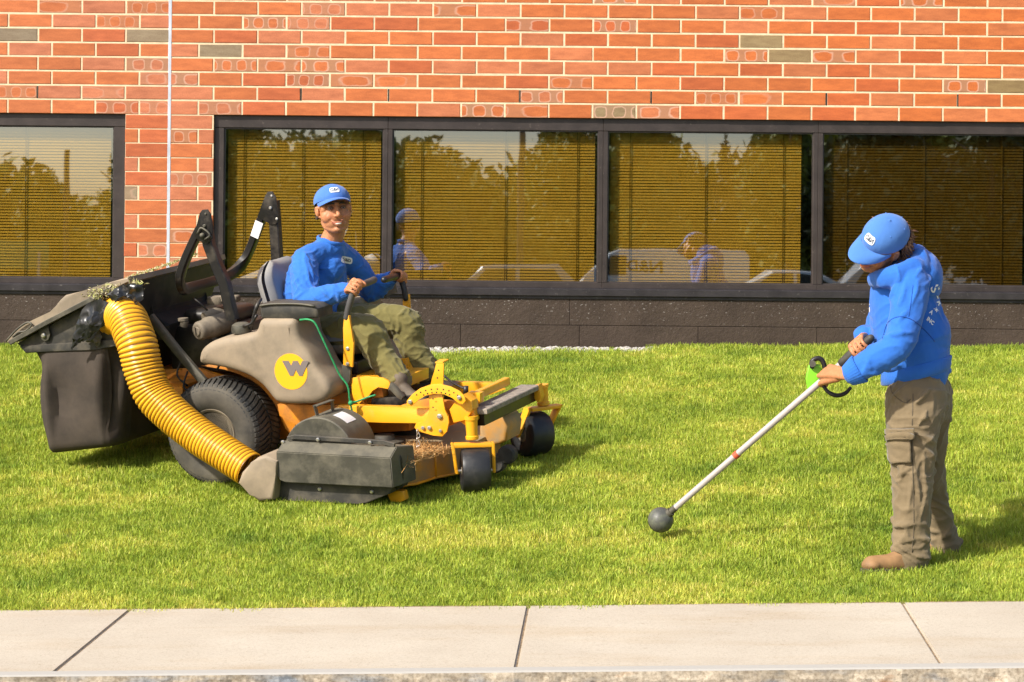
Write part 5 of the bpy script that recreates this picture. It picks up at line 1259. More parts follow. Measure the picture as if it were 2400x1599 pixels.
def cap(H, parent, m, badge_w=.062, badge_h=.032, txt="N&D", seam=True, droop=.026):
    C0 = Vector((0, -.010, .052)); RX, RY, RZ = .0885, .1075, .088
    bm = bmesh.new(); na, nb = 72, 22; rings = []
    for j in range(nb + 1):
        el = -8 + 98 * j / nb; ring = []
        if j == nb: rings.append([bm.verts.new(C0 + Vector((0, 0, RZ)))]); continue
        for i in range(na):
            a = 2 * math.pi * i / na; ce = math.cos(R(el)) if el > 0 else 1 - .02 * (-el / 8)
            sm = 1 - .012 * math.exp(-((((a + math.pi / 6) % (math.pi / 3)) - math.pi / 6) / .03) ** 2)
            zf = .012 * math.cos(a - math.pi / 2) * (1 - j / nb)
            wr = 1 + .010 * noise.noise(Vector((math.cos(a) * 3, math.sin(a) * 3, el * .06)))
            p = Vector((math.cos(a) * RX * ce * sm * wr, math.sin(a) * RY * ce * sm * wr, RZ * math.sin(R(el)) * (1 + .03 * math.sin(a)) - zf * 0)); ring.append(bm.verts.new(C0 + p))
        rings.append(ring)
    for A, B in zip(rings[:-1], rings[1:]):
        for k in range(na):
            if len(B) == 1: bm.faces.new((A[k], A[(k + 1) % na], B[0]))
            else: bm.faces.new((A[k], A[(k + 1) % na], B[(k + 1) % na], B[k]))
    # sweat band turned in
    inn = [bm.verts.new(C0 + (v_.co - C0) * .985 + Vector((0, 0, .004))) for v_ in rings[0]]
    for k in range(na): bm.faces.new((rings[0][k], rings[0][(k + 1) % na], inn[(k + 1) % na], inn[k]))
    ell(bm, C0 + Vector((0, 0, RZ)), (.007, .007, .004), None, 2)
    for q in range(6):
        a = q * math.pi / 3 + math.pi / 6; ell(bm, C0 + Vector((math.cos(a) * RX * .72, math.sin(a) * RY * .72, RZ * .70)), (.003, .003, .003), None, 1)
    bm.transform(H); cp = obj("cap", bm, m, parent, True, 60)
    bm = bmesh.new(); nu_, nw = 28, 9; top = []; bot = []
    for i in range(nu_ + 1):
        a = R(22 + 136 * i / nu_); ca, sa = math.cos(a), math.sin(a); rt, rb = [], []
        for j in range(nw + 1):
            t = j / nw; ext = .079 * (max(0, math.sin((a - R(22)) / R(136) * math.pi)) ** .55)
            x = ca * RX * (.985 - .02 * t) ; y = sa * RY * .985 + ext * t; z = -.010 - t * ext * .30 - droop * (x / RX) ** 2 * (.35 + .65 * t) + .004 * math.sin(t * math.pi)
            rt.append(bm.verts.new(C0 + Vector((x, y, z)))); rb.append(bm.verts.new(C0 + Vector((x, y, z - .0045))))
        top.append(rt); bot.append(rb)
    for i in range(nu_):
        for j in range(nw):
            bm.faces.new((top[i][j], top[i + 1][j], top[i + 1][j + 1], top[i][j + 1])); bm.faces.new((bot[i][j], bot[i][j + 1], bot[i + 1][j + 1], bot[i + 1][j]))
        bm.faces.new((top[i][nw], top[i + 1][nw], bot[i + 1][nw], bot[i][nw])); bm.faces.new((top[i][0], bot[i][0], bot[i + 1][0], top[i + 1][0]))
    bm.faces.new(top[0] + bot[0][::-1]); bm.faces.new(top[-1][::-1] + bot[-1])
    bm.transform(H); obj("brim", bm, m, cp, True, 50)
    # badge on the front panels
    def on(u, v_, off=.0022):
        a = math.pi / 2 - u / RY; e = v_ / RZ; return C0 + Vector((math.cos(a) * (RX + off) * math.cos(e), math.sin(a) * (RY + off) * math.cos(e), (RZ + off) * math.sin(e) * 1.03))
    bm = bmesh.new(); pts = []
    zc = .036; nb_ = 8
    gr = [[None] * 15 for _ in range(9)]
    for j in range(9):
        for i in range(15):
            u = (i / 14 - .5) * badge_w; v_ = (j / 8 - .5) * badge_h; hw = badge_w / 2; hh = badge_h / 2; rr = hh * .75
            du = max(0, abs(u) - (hw - rr)); dv = max(0, abs(v_) - (hh - rr)); d = math.hypot(du, dv)
            if d > rr: u -= math.copysign((d - rr) * du / d, u); v_ -= math.copysign((d - rr) * dv / d, v_)
            gr[j][i] = bm.verts.new(on(-u, zc + v_))
    for j in range(8):
        for i in range(14): bm.faces.new((gr[j][i], gr[j][i + 1], gr[j + 1][i + 1], gr[j + 1][i]))
    bm.transform(H); bd = obj("badge", bm, PRINT, cp, True)
    cu = bpy.data.curves.new("t", 'FONT'); cu.body = txt; cu.size = .026; cu.align_x = 'CENTER'; cu.align_y = 'CENTER'; cu.offset = .0006; t = bpy.data.objects.new("t", cu); COL.objects.link(t)
    dg = bpy.context.evaluated_depsgraph_get(); me = bpy.data.meshes.new_from_object(t.evaluated_get(dg)); bpy.data.objects.remove(t)
    for v_ in me.vertices: v_.co = H @ on(v_.co.x, zc + v_.co.y, .0034)
    me.materials.clear(); link("badge_text", me, INK, bd)
    return cp

def grip_hand(bm, C, A, Wp, rb, side=1, rf=.0088, up=None):
    """hand closed round a bar: C palm centre on the bar, A bar axis towards the index finger, Wp wrist"""
    C, A, Wp = Vector(C), Vector(A).normalized(), Vector(Wp); d = (Wp - C); d = (d - A * d.dot(A)).normalized(); n = A.cross(d) * side
    if up is not None and n.dot(Vector(up)) < 0: n = -n
    ro = rb + rf * .8
    knk = []
    for i, (off, ln) in enumerate(((-.033, .80), (-.011, .95), (.011, 1.0), (.033, .95))):
        b = C + A * off; th0 = -25; end = 60 + 175 * ln; pts = []; rr = []
        for k in range(8):
            th = R(th0 + (end - th0) * k / 7); pts.append(b + (n * math.cos(th) - d * math.sin(th)) * (ro + (.002 if k in (0, 3) else 0))); rr.append(rf * (1.12 if k in (1, 4) else 1.0) * (1 - .12 * k / 7) * (.92 if i == 0 else 1))
        add_tube(bm, pts, rr, 12, None, True, 2, 1, True); kn = pts[0] + n * .004; knk.append(kn)
        mid = kn.lerp(Wp + A * off * .45, .45) + n * .006
        add_tube(bm, [kn - d * .004, kn, mid, Wp + A * off * .4], [.0095, .0125, .0135, .015], 12, None, True, 2, 1, True)
    add_tube(bm, [Wp, Wp.lerp(C, .4) + n * .006, C + n * (ro + .002) + d * .015], [.026, .030, .022], 16, A, True, 3, .62, True)
    # thumb leaves the index side of the palm and closes under the bar
    b0 = Wp.lerp(C, .30) + A * .026; b1 = C + A * .046 + d * (rb + .012) + n * .002; b2 = C + A * .050 - n * (rb + .008) + d * .006; b3 = C + A * .040 - n * (rb + .010) - d * .016
    add_tube(bm, [b0, b1, b2, b3], [.016, .0135, .0115, .0095], 12, None, True, 4, 1, True)

def cuff(name, p0, p1, r0, r1, m, parent, ribs=24):
    bm = bmesh.new(); p0, p1 = Vector(p0), Vector(p1); ax = (p1 - p0).normalized(); a, b = frame_at(ax); rings = []
    for t, k in ((0, .96), (.04, 1.04), (.5, 1.03), (.92, 1.0), (1.0, .95), (1.0, .82), (.6, .80)):
        r = (r0 + (r1 - r0) * t) * k; rings.append([bm.verts.new(p0.lerp(p1, t) + (a * math.cos(q) + b * math.sin(q)) * r * (1 + .018 * math.cos(q * ribs / 1))) for q in [2 * math.pi * i / 96 for i in range(96)]])
    for A, B in zip(rings[:-1], rings[1:]):
        for k in range(96): bm.faces.new((A[k], A[(k + 1) % 96], B[(k + 1) % 96], B[k]))
    return obj(name, bm, m, parent, True)
def decal_mesh(name, me, M3, bvh, parent, m, off=.0025):
    """lay a flat mesh (2D, in photo pixels through M3) on a surface along the viewing direction"""
    bm = bmesh.new(); bm.from_mesh(me); bad = []
    bmesh.ops.triangulate(bm, faces=bm.faces[:])
    for v_ in bm.verts:
        px, py = M3(v_.co.x, v_.co.y); q = P(px, py, 10.0); dr = (q - CAMP).normalized(); h = bvh.ray_cast(CAMP, dr)
        if h[0] is None: bad.append(v_); v_.co = q * 0
        else: v_.co = h[0] - dr * off
    if bad: bmesh.ops.delete(bm, geom=bad, context='VERTS')
    bm.to_mesh(me); bm.free(); o = link(name, me, m, parent); return o
def text_mesh(s, size, off=0.0):
    cu = bpy.data.curves.new("t", 'FONT'); cu.body = s; cu.size = size; cu.align_x = 'CENTER'; cu.align_y = 'CENTER'; cu.offset = off; cu.resolution_u = 2; t = bpy.data.objects.new("t", cu); COL.objects.link(t)
    dg = bpy.context.evaluated_depsgraph_get(); me = bpy.data.meshes.new_from_object(t.evaluated_get(dg)); bpy.data.objects.remove(t); me.materials.clear(); return me
def grid_mesh(w_, h_, nx=12, ny=8, rnd=0.0):
    V = []; Fc = []
    for j in range(ny + 1):
        for i in range(nx + 1):
            u, v_ = (i / nx - .5) * w_, (j / ny - .5) * h_
            if rnd:
                du = max(0, abs(u) - (w_ / 2 - rnd)); dv = max(0, abs(v_) - (h_ / 2 - rnd)); d = math.hypot(du, dv)
                if d > rnd: u -= math.copysign((d - rnd) * du / d, u); v_ -= math.copysign((d - rnd) * dv / d, v_)
            V.append((u, v_, 0))
    for j in range(ny):
        for i in range(nx): a = j * (nx + 1) + i; Fc.append((a, a + 1, a + nx + 2, a + nx + 1))
    me = bpy.data.meshes.new("grid"); me.from_pydata(V, [], Fc); return me
def headM(org, f, u):
    f = Vector(f).normalized(); u = Vector(u); u = (u - f * u.dot(f)).normalized(); x = f.cross(u)
    return Matrix(((x.x, f.x, u.x, org.x), (x.y, f.y, u.y, org.y), (x.z, f.z, u.z, org.z), (0, 0, 0, 1)))
def world_of(p): return MM @ Vector(p)
def bvh_of(o):
    me = o.data; return BVHTree.FromPolygons([v_.co[:] for v_ in me.vertices], [p_.vertices[:] for p_ in me.polygons])

# ---------- driver (built in world space)
G = lambda x, y, v: world_of(Wl(x, y, v))
drv = empty("person", G(715, 790, .43)); tag(drv, "smiling man in a blue cap and jersey seated on the mower holding its levers", "person", "grounds workers")
DI = Matrix.Translation(-drv.location)
def under(o, root, inv): o.data.transform(inv); o.parent = root; return o
hO = G(767, 486, .40); H1 = headM(hO, (.27, -.96, .02), (-.10, 0, 1)) @ Matrix.Diagonal((1.12, 1.05, 1.0, 1))
hipc, waist, chest, neck = G(712, 742, .43), G(712, 690, .43), G(737, 622, .43), G(760, 556, .42)
shN, shF = G(700, 596, .26), G(800, 596, .60); elN, elF = G(708, 690, .10), G(853, 668, .80); wrN, wrF = G(794, 669, .085), G(893, 643, .79)
sax = (shF - shN).normalized()
hipN, hipF = G(738, 760, .33), G(745, 742, .55); knN, knF = G(847, 765, .25), G(928, 742, .62); anN, anF = G(918, 878, .21), G(982, 862, .63)
bm = bmesh.new(); head_prims(bm, H1)
limb(bm, [H1 @ Vector((0, -.02, -.06)), H1 @ Vector((0, -.03, -.11)), neck, chest], [.055, .056, .060, .08])
limb(bm, [hipc, waist, chest], [.12, .12, .13], .7, sax)
limb(bm, [chest.lerp(shN, .3), shN, elN, wrN], [.06, .05, .042, .028]); limb(bm, [chest.lerp(shF, .3), shF, elF, wrF], [.06, .05, .042, .028])
limb(bm, [hipc, hipN, knN, anN], [.07, .06, .035, .03]); limb(bm, [hipc, hipF, knF, anF], [.07, .06, .035, .03])
ax1 = (G(858, 645, .16) - G(814, 661, .045)).normalized()
gN = G(817, 662, .045); grip_hand(bm, gN + Vector((0, 0, 0)), (world_of(Lv(840, 671, .07)) - world_of(Lv(824, 695, .03))).normalized(), wrN + (gN - wrN) * .30, .017, up=(-.2, -1, .3))
gF = G(919, 635, .78); grip_hand(bm, gF, (world_of(Lv(941, 657, .80)) - world_of(Lv(925, 649, .70))).normalized(), wrF + (gF - wrF) * .2, .018, up=(0, -.4, 1))
body1 = remesh("body", bm, .0034, 4, SKIN, None); paint_skin(body1, H1, .22); under(body1, drv, DI)
tmp = empty("face", (0, 0, 0)); fb_ = []
n0_ = set(bpy.data.objects); face_bits(H1, None)
for o in set(bpy.data.objects) - n0_:
    o.data.transform(DI)
    if o.parent is None: o.parent = drv
bpy.data.objects.remove(tmp)
n0_ = set(bpy.data.objects); cp1 = cap(H1 @ Matrix.Translation((0, .000, .008)) @ Matrix.Rotation(R(13), 4, 'X'), None, CAPB)
for o in set(bpy.data.objects) - n0_:
    o.data.transform(DI)
    if o.parent is None: o.parent = drv
# short dark hair under the cap edge
def hair_tufts(H, n, ylim, zlim, ln, seed, m, wid=.003, crown=True, curl=.4):
    g = np.random.default_rng(seed); bm = bmesh.new()
    for i in range(n):
        z = g.uniform(*zlim); a = g.uniform(*ylim); sa = g.choice([-1, 1]); p = Vector((math.sin(a) * sa * .080, -.014 - math.cos(a) * .098, z)) ; p.x *= (1 - max(0, -z - .02) * 3)
        d = Vector((p.x * 6, (p.y + .014) * 6, -1 - g.uniform(0, .6))).normalized(); L_ = ln * g.uniform(.6, 1.2); w_ = Vector((g.normal(), g.normal(), g.normal())) * L_ * curl
        add_tube(bm, [p - d * .006, p + d * L_ * .5 + w_ * .5, p + d * L_ * .8 + w_], [wid, wid * .8, wid * .2], 5, None, True, 2)
    bm.transform(H); return obj("hair", bm, m, None, True)
h1 = hair_tufts(H1, 420, (0, 1.75), (-.03, .035), .012, 3, mat_brow, .0024); under(h1, drv, DI)
# jersey
bm = bmesh.new()
tb = [hipc + Vector((0, 0, -.0)), hipc.lerp(waist, .5), waist, waist.lerp(chest, .5), chest, chest.lerp(neck, .55)]
limb(bm, tb, [.172, .176, .176, .182, .172, .10], .74, sax, 28)
limb(bm, [shN + Vector((0, 0, .0)), shN.lerp(neck, .55) + Vector((0, 0, -.012)), neck + Vector((0, 0, -.035)), shF.lerp(neck, .55) + Vector((0, 0, -.012)), shF], [.066, .062, .072, .062, .066], .95)
ell(bm, chest + Vector((.02, -.06, .02)), (.12, .08, .10)); ell(bm, waist + Vector((.03, -.05, -.02)), (.12, .09, .09))
aN = [shN, shN.lerp(elN, .5) + Vector((-.012, 0, 0)), elN, elN.lerp(wrN, .5), wrN]; rN = [.070, .072, .066, .058, .046]
aF = [shF, shF.lerp(elF, .5) + Vector((.01, 0, 0)), elF, elF.lerp(wrF, .5), wrF]; rF = [.068, .068, .063, .056, .045]
limb(bm, aN, rN); limb(bm, aF, rF)
folds(bm, aN, rN, 16, 1, (.3, .95), 0.0120, .12, 1.9); folds(bm, aN, rN, 10, 2, (.05, .5), 0.0132, .35, .8); folds(bm, aF, rF, 16, 3, (.3, .95), 0.0120, .12, 1.9)
folds(bm, tb[:5], [.175, .18, .178, .185, .19], 14, 4, (.02, .5), 0.0156, .10, 1.5, .74, sax); folds(bm, tb[:5], [.175, .18, .178, .185, .19], 10, 5, (.3, .95), 0.0132, .5, .7, .74, sax)
# drape lines from arm pit to waist
jer = remesh("jersey", bm, .0056, 3, BLUE, None, .0050, 9, 1); bj = bvh_of(jer); under(jer, drv, DI)
under(cuff("cuff", wrN + (wrN - elN).normalized() * -.03, wrN + (wrN - elN).normalized() * .032, .048, .037, BLUE, None), drv, DI); under(cuff("cuff", wrF + (wrF - elF).normalized() * -.03, wrF + (wrF - elF).normalized() * .03, .046, .037, BLUE, None), drv, DI)
bm = bmesh.new(); nc = H1 @ Vector((0, -.030, -.128)); cA = []
for i in range(40):
    a = 2 * math.pi * i / 40; cA.append(neck + Vector((0, 0, .008)) + sax * (math.cos(a) * .074) + Vector((sax.y, -sax.x, 0)).normalized() * (math.sin(a) * .066) + Vector((0, 0, -.020 * math.sin(a))))
add_tube(bm, cA, .011, 10, closed=True, flat=.7); under(obj("collar", bm, BLUE, None, True), drv, DI)
me = grid_mesh(26, 15, 12, 8, 5); under(decal_mesh("chest_badge", me, lambda x, y: (797 + x * .97 - y * -.1, 598 - y + x * .20), bj, None, PRINT), drv, DI)
me = text_mesh("N&D", 10, .25); under(decal_mesh("badge_text", me, lambda x, y: (797 + x * .9, 598 - y + x * .20), bj, None, INK, .004), drv, DI)
# trousers
bm = bmesh.new()
tN = [hipc + sax * -.06 + Vector((0, 0, -.03)), hipN, hipN.lerp(knN, .55) + Vector((0, 0, .006)), knN, knN.lerp(anN, .4) + Vector((-.012, 0, 0)), knN.lerp(anN, .78), anN]; rT = [.108, .106, .099, .091, .078, .072, .070]
tF = [hipc + sax * .06 + Vector((0, 0, -.03)), hipF, hipF.lerp(knF, .55) + Vector((0, 0, .006)), knF, knF.lerp(anF, .4) + Vector((-.012, 0, 0)), knF.lerp(anF, .78), anF]
limb(bm, tN, rT); limb(bm, tF, rT); limb(bm, [hipc + Vector((0, 0, -.01)) - sax * .05, hipc + sax * .05], [.15, .15], .85)
folds(bm, tN, rT, 16, 11, (.25, .62), 0.0120, .10, 1.8); folds(bm, tF, rT, 18, 12, (.2, .65), 0.0132, .10, 1.8); folds(bm, tN, rT, 9, 13, (.85, 1), 0.0120, .05, 2.2); folds(bm, tF, rT, 9, 14, (.85, 1), 0.0120, .05, 2.2); folds(bm, tN, rT, 8, 15, (.5, .9), 0.0096, .4, .5); folds(bm, tF, rT, 8, 16, (.5, .9), 0.0108, .4, .5)
under(remesh("trousers", bm, .0056, 3, OLIVE, None, .006, 11, 2), drv, DI)
def shoe(name, heel, toe, upv, m, hgt=.10, wd=.046):
    bm = bmesh.new(); heel, toe = Vector(heel), Vector(toe); f = (toe - heel).normalized(); upv = Vector(upv); upv = (upv - f * upv.dot(f)).normalized(); s = f.cross(upv); Ls = (toe - heel).length
    limb(bm, [heel + f * .03 + upv * .04, heel + f * Ls * .5 + upv * .036, toe - f * .04 + upv * .030], [.040, .040, .038], .95); limb(bm, [heel + f * .05 + upv * hgt * 1.1, heel + f * .05 + upv * .05], [.044, .045])
    limb(bm, [heel + f * .07 + upv * .07, heel + f * Ls * .55 + upv * .045], [.036, .03]); ell(bm, toe - f * .045 + upv * .028, (.046, .046, .03))
    o = remesh(name, bm, .0065, 4, m, None); bm = bmesh.new(); pts = []
    for i in range(28):
        a = 2 * math.pi * i / 28; x = math.cos(a); y = math.sin(a); pts.append(heel + f * (Ls / 2 + x * (Ls / 2 + .008)) + s * (y * (wd + .006 * (x > .2))) - upv * .012)
    add_prism(bm, pts, upv * .026, .004); so = obj("sole", bm, SOLE, None, True, 40); return o, so
SOLE = mat("shoe_sole", (.07, .055, .04, 1), .8)
for hl, tw_, in ((G(895, 912, .19), G(948, 930, .14)), (G(962, 886, .63), G(1012, 905, .60))):
    o, so = shoe("shoe", hl, hl + (tw_ - hl).normalized() * .27, (0, 0, 1), SHOED); under(o, drv, DI); so.data.transform(DI); so.parent = o

# ---------- standing man with the trimmer
D0 = 10.36
q = lambda x, y, d: P(x, y, d)
stn = empty("person", q(2110, 1300, D0)); tag(stn, "man in a blue hooded sweatshirt and khaki cargo trousers bending over a trimmer", "person", "grounds workers")
SI = Matrix.Translation(-stn.location)
u2 = Vector((.05, -.70, .66)).normalized(); f2 = Vector((-.80, -.44, -.43)); f2 = (f2 - u2 * f2.dot(u2)).normalized()
dome = q(2035, 541, 10.20); H2 = headM(dome, f2, u2) @ Matrix.Scale(1.07, 4); H2.translation = dome - H2.to_3x3() @ Vector((0, -.010, .052))
hip2, wai2, mid2, che2, nec2 = q(2112, 850, D0), q(2100, 790, D0), q(2084, 725, D0), q(2072, 650, D0), q(2074, 598, D0 - .02)
shL, shR = q(2092, 660, 10.16), q(2066, 650, 10.56); elL, elR = q(2062, 795, 10.06), q(2012, 790, 10.62); wrL, wrR = q(1952, 862, 10.12), q(1986, 772, 10.44)
hpL, hpR = q(2106, 885, 10.27), q(2122, 885, 10.45); kL, kR = q(2096, 1075, 10.24), q(2130, 1075, 10.50); aL, aR = q(2092, 1268, 10.22), q(2166, 1246, 10.55)
bm = bmesh.new(); head_prims(bm, H2, False)
limb(bm, [H2 @ Vector((0, -.025, -.06)), H2 @ Vector((0, -.04, -.10)), nec2, che2], [.050, .050, .056, .08])
limb(bm, [hip2, mid2, che2], [.12, .12, .12], 1); limb(bm, [che2.lerp(shL, .4), shL, elL, wrL], [.06, .05, .042, .028]); limb(bm, [che2.lerp(shR, .4), shR, elR, wrR], [.06, .05, .042, .028])
limb(bm, [hip2, hpL, kL, aL], [.08, .08, .055, .04]); limb(bm, [hip2, hpR, kR, aR], [.08, .08, .055, .04])
# trimmer axis
tb0, tb1 = q(1536, 1181, 10.80), q(1990, 787, 10.30); tax = (tb1 - tb0).normalized()
def on_shaft(px): # point of the shaft at this picture column
    lo, hi = 0.0, 1.0
    for _ in range(40):
        m_ = (lo + hi) / 2; p = tb0.lerp(tb1, m_); x = 1176.5 + (p.x / p.y * FPX) * K
        if x < px: lo = m_
        else: hi = m_
    return tb0.lerp(tb1, lo)
gL = on_shaft(1908); gR = on_shaft(1979)
grip_hand(bm, gL, -tax, wrL + (gL - wrL) * .10 + Vector((0, -.01, 0)), .017, up=(.1, -1, .35)); grip_hand(bm, gR + Vector((0, .0, .0)), -tax, wrR + (gR - wrR) * .15, .019, up=(-.5, 0, 1))
body2 = remesh("body", bm, .0034, 4, SKIN, None); paint_skin(body2, H2, .1); under(body2, stn, SI)
for fn in (lambda: face_bits(H2, None, False, False), lambda: cap(H2, None, CAPB2, .066, .034)):
    n0_ = set(bpy.data.objects); fn()
    for o in set(bpy.data.objects) - n0_:
        o.data.transform(SI)
        if o.parent is None: o.parent = stn
hh_ = hair_tufts(H2, 620, (0, 1.35), (-.055, .045), .034, 5, HAIR, .0034, curl=.55); under(hh_, stn, SI)
g = np.random.default_rng(21); bm = bmesh.new()
for i in range(520):
    a = g.normal() * .55; z = g.uniform(-.045, .060); rr_ = .101 * math.cos(max(0, (z - .05)) / .105) + .006; p = Vector((math.sin(a) * rr_ * .86, -.012 - math.cos(a) * rr_ * 1.02, z)); d = Vector((p.x * .7, p.y * .7, -.09 + g.normal() * .05)).normalized(); L_ = g.uniform(.010, .020); w_ = Vector(g.normal(size=3)) * .008
    add_tube(bm, [p, p + d * L_ * .6 + w_ * .5, p + d * L_ + w_ + Vector((0, 0, -.008))], [.005, .0045, .002], 5, None, True, 2)
bm.transform(H2); under(obj("hair", bm, HAIR, None, True), stn, SI)
# hooded sweatshirt
bm = bmesh.new(); xr = Vector((1, 0, 0))
tor = [q(2108, 858, D0), q(2106, 835, D0), q(2092, 790, D0), q(2084, 735, D0), q(2076, 680, D0), q(2078, 620, D0), q(2076, 600, D0)]; rt_ = [.140, .153, .166, .162, .150, .128, .10]
limb(bm, tor, rt_, 1.12, xr, 30); limb(bm, [shL + Vector((0, .03, 0)), q(2078, 625, D0), shR], [.085, .09, .085])
ell(bm, q(2120, 640, D0 - .02), (.085, .16, .13)); ell(bm, q(2118, 770, D0), (.13, .17, .14))
aL_ = [shL + Vector((0, .02, .03)), shL, shL.lerp(elL, .5) + Vector((.01, 0, 0)), elL, elL.lerp(wrL, .45), wrL + (elL - wrL) * .08]; rL_ = [.080, .083, .076, .068, .062, .054]
aR_ = [shR, shR.lerp(elR, .5), elR, elR.lerp(wrR, .5), wrR]; rR_ = [.09, .082, .072, .062, .05]
limb(bm, aL_, rL_); limb(bm, aR_, rR_)
# hood lying on the shoulders: a thick collar roll, full at the nape
hoodp = [q(2006, 642, 10.30), q(2030, 640, 10.20), q(2066, 632, 10.13), q(2102, 618, 10.17), q(2118, 596, 10.28), q(2112, 582, 10.40), q(2084, 590, 10.50), q(2040, 615, 10.50), q(2012, 640, 10.42)]
add_tube(bm, hoodp, [.034, .044, .050, .052, .048, .044, .040, .036, .034], 14, None, False, 1, .85, False, True)
ell(bm, q(2112, 612, 10.27), (.050, .085, .085)); ell(bm, q(2112, 622, 10.26), (.050, .10, .085)); limb(bm, [q(2010, 648, 10.33), q(2052, 656, 10.17), q(2094, 652, 10.12), q(2122, 628, 10.20)], [.016, .020, .020, .016])
folds(bm, aL_, rL_, 16, 21, (.45, .98), 0.0144, .09, 1.9); folds(bm, aL_, rL_, 8, 22, (.05, .5), 0.0144, .3, .9); folds(bm, aR_, rR_, 12, 23, (.3, .98), 0.0120, .1, 1.8)
folds(bm, tor[:5], rt_[:5], 12, 24, (.02, .4), 0.0168, .08, 1.2, 1.12, xr); folds(bm, tor[:5], rt_[:5], 7, 25, (.3, .9), 0.0144, .5, .6, 1.12, xr)
swt = remesh("sweatshirt", bm, .0060, 3, BLUE2, None, .0042, 8, 5); bs = bvh_of(swt); under(swt, stn, SI)
cd_ = (wrL - elL).normalized(); under(cuff("cuff", wrL - cd_ * .055, wrL + cd_ * .012, .064, .046, BLUE2, None, 30), stn, SI); cd_ = (wrR - elR).normalized(); under(cuff("cuff", wrR - cd_ * .03, wrR + cd_ * .02, .05, .04, BLUE2, None, 30), stn, SI)
# ribbed hem: a band round the hips
bm = bmesh.new(); rings = []; hc0, hc1 = q(2106, 834, D0), q(2103, 868, D0)
for t, k in ((0, .97), (.1, 1.0), (.6, .985), (.95, .97), (1, .93), (1, .85)):
    c = hc0.lerp(hc1, t); rings.append([bm.verts.new(c + Vector((math.cos(a) * .154 * k * (1 + .008 * math.cos(a * 60)), math.sin(a) * .178 * k, math.cos(a) * .038 - .006 * math.sin(a)))) for a in [2 * math.pi * i / 180 for i in range(180)]])
for A, B in zip(rings[:-1], rings[1:]):
    for k in range(180): bm.faces.new((A[k], A[(k + 1) % 180], B[(k + 1) % 180], B[k]))
under(obj("hem", bm, BLUE2, None, True), stn, SI)
# seams of the sleeve and hood as narrow raised lines
def seam(pts, bv, root, inv, m, r=.0026):
    bm = bmesh.new(); pp_ = smooth_path([list(p) for p in pts], 8); out_ = []
    for x, y in pp_:
        qv = P(x, y, 10.0); dr = (qv - CAMP).normalized(); h = bv.ray_cast(CAMP, dr)
        if h[0] is not None: out_.append(h[0])
    if len(out_) > 3: add_tube(bm, out_, r, 6); under(obj("seam", bm, m, None, True), root, inv)
SEAMB = cloth_mat("seam_blue", (.008, .07, .33, 1))
seam([(2028, 778), (2040, 742), (2066, 728), (2096, 735), (2126, 760), (2148, 785)], bs, stn, SI, SEAMB); seam([(2098, 656), (2094, 690), (2088, 728)], bs, stn, SI, SEAMB, .002)
# broken white print on the back, seen edge on
for s_, x, y, sz, an in (("S", 2148, 664, 36, -65), ("L", 2158, 680, 20, -65), ("A", 2140, 718, 13, -35), (".w", 2152, 711, 15, -45), ("INC", 2138, 738, 13, -35), ("M", 2158, 696, 16, -60)):
    me = text_mesh(s_, sz, .5); ca, sa = math.cos(R(an)), math.sin(R(an))
    o = decal_mesh("back_print", me, lambda a, b_, x=x, y=y, ca=ca, sa=sa: (x + a * ca * .8 - b_ * sa * .8, y - (a * sa * -1 * -1 + b_ * ca) ), bs, None, PRINT, .003); under(o, stn, SI)
me = grid_mesh(5, 30, 4, 8, 2); under(decal_mesh("chest_print", me, lambda x, y: (1996 + x, 706 - y), bs, None, PRINT, .003), stn, SI)
# cargo trousers
bm = bmesh.new()
lL = [q(2106, 908, 10.29), q(2103, 940, 10.27), q(2098, 975, 10.25), kL, q(2096, 1160, 10.22), q(2094, 1235, 10.22), q(2090, 1285, 10.22)]; rl_ = [.137, .130, .118, .098, .084, .080, .083]
lR = [q(2124, 905, 10.42), q(2126, 940, 10.45), q(2129, 975, 10.47), kR, q(2146, 1150, 10.52), q(2164, 1215, 10.55), q(2174, 1262, 10.56)]; rr_ = [.125, .118, .104, .082, .066, .063, .068]
limb(bm, lL, rl_, .92, xr, 24); limb(bm, lR, rr_, .95, xr, 24); limb(bm, [q(2111, 905, D0), q(2110, 930, D0)], [.140, .138], 1.1, xr)
folds(bm, lL, rl_, 12, 31, (.72, .99), 0.0156, .04, 2.2); folds(bm, lL, rl_, 12, 32, (.38, .6), 0.0132, .07, 1.6); folds(bm, lL, rl_, 9, 33, (.05, .35), 0.0132, .22, .8); folds(bm, lR, rr_, 12, 34, (.7, .99), 0.0144, .04, 2.0); folds(bm, lR, rr_, 10, 35, (.3, .6), 0.0120, .1, 1.4); folds(bm, lL, rl_, 8, 36, (.5, .85), 0.0096, .3, .5)
tr2 = remesh("trousers", bm, .0060, 3, KHAKI, None, .0065, 10, 7); bt = bvh_of(tr2); under(tr2, stn, SI)
def patch(name, cx, cy, w_, h_, th, m, rot=0, parent=None):
    me = grid_mesh(w_, h_, 16, 12, 2); ca, sa = math.cos(rot), math.sin(rot)
    o = decal_mesh(name, me, lambda x, y: (cx + x * ca - y * sa, cy - y * ca - x * sa), bt, None, m, th); b_ = bmesh.new(); b_.from_mesh(o.data); bmesh.ops.recalc_face_normals(b_, faces=b_.faces[:]); bmesh.ops.solidify(b_, geom=b_.faces[:], thickness=th); b_.to_mesh(o.data); b_.free(); o.data.shade_smooth(); under(o, stn, SI); return o
patch("cargo_pocket", 2062, 1034, 62, 62, .010, KHAKI, .06); patch("pocket_flap", 2064, 997, 74, 24, .017, KHAKI, .02)
seam([(2098, 905), (2096, 1000), (2098, 1100), (2100, 1200), (2096, 1270)], bt, stn, SI, mat("khaki_seam", (.10, .078, .05, 1), .9), .0022)
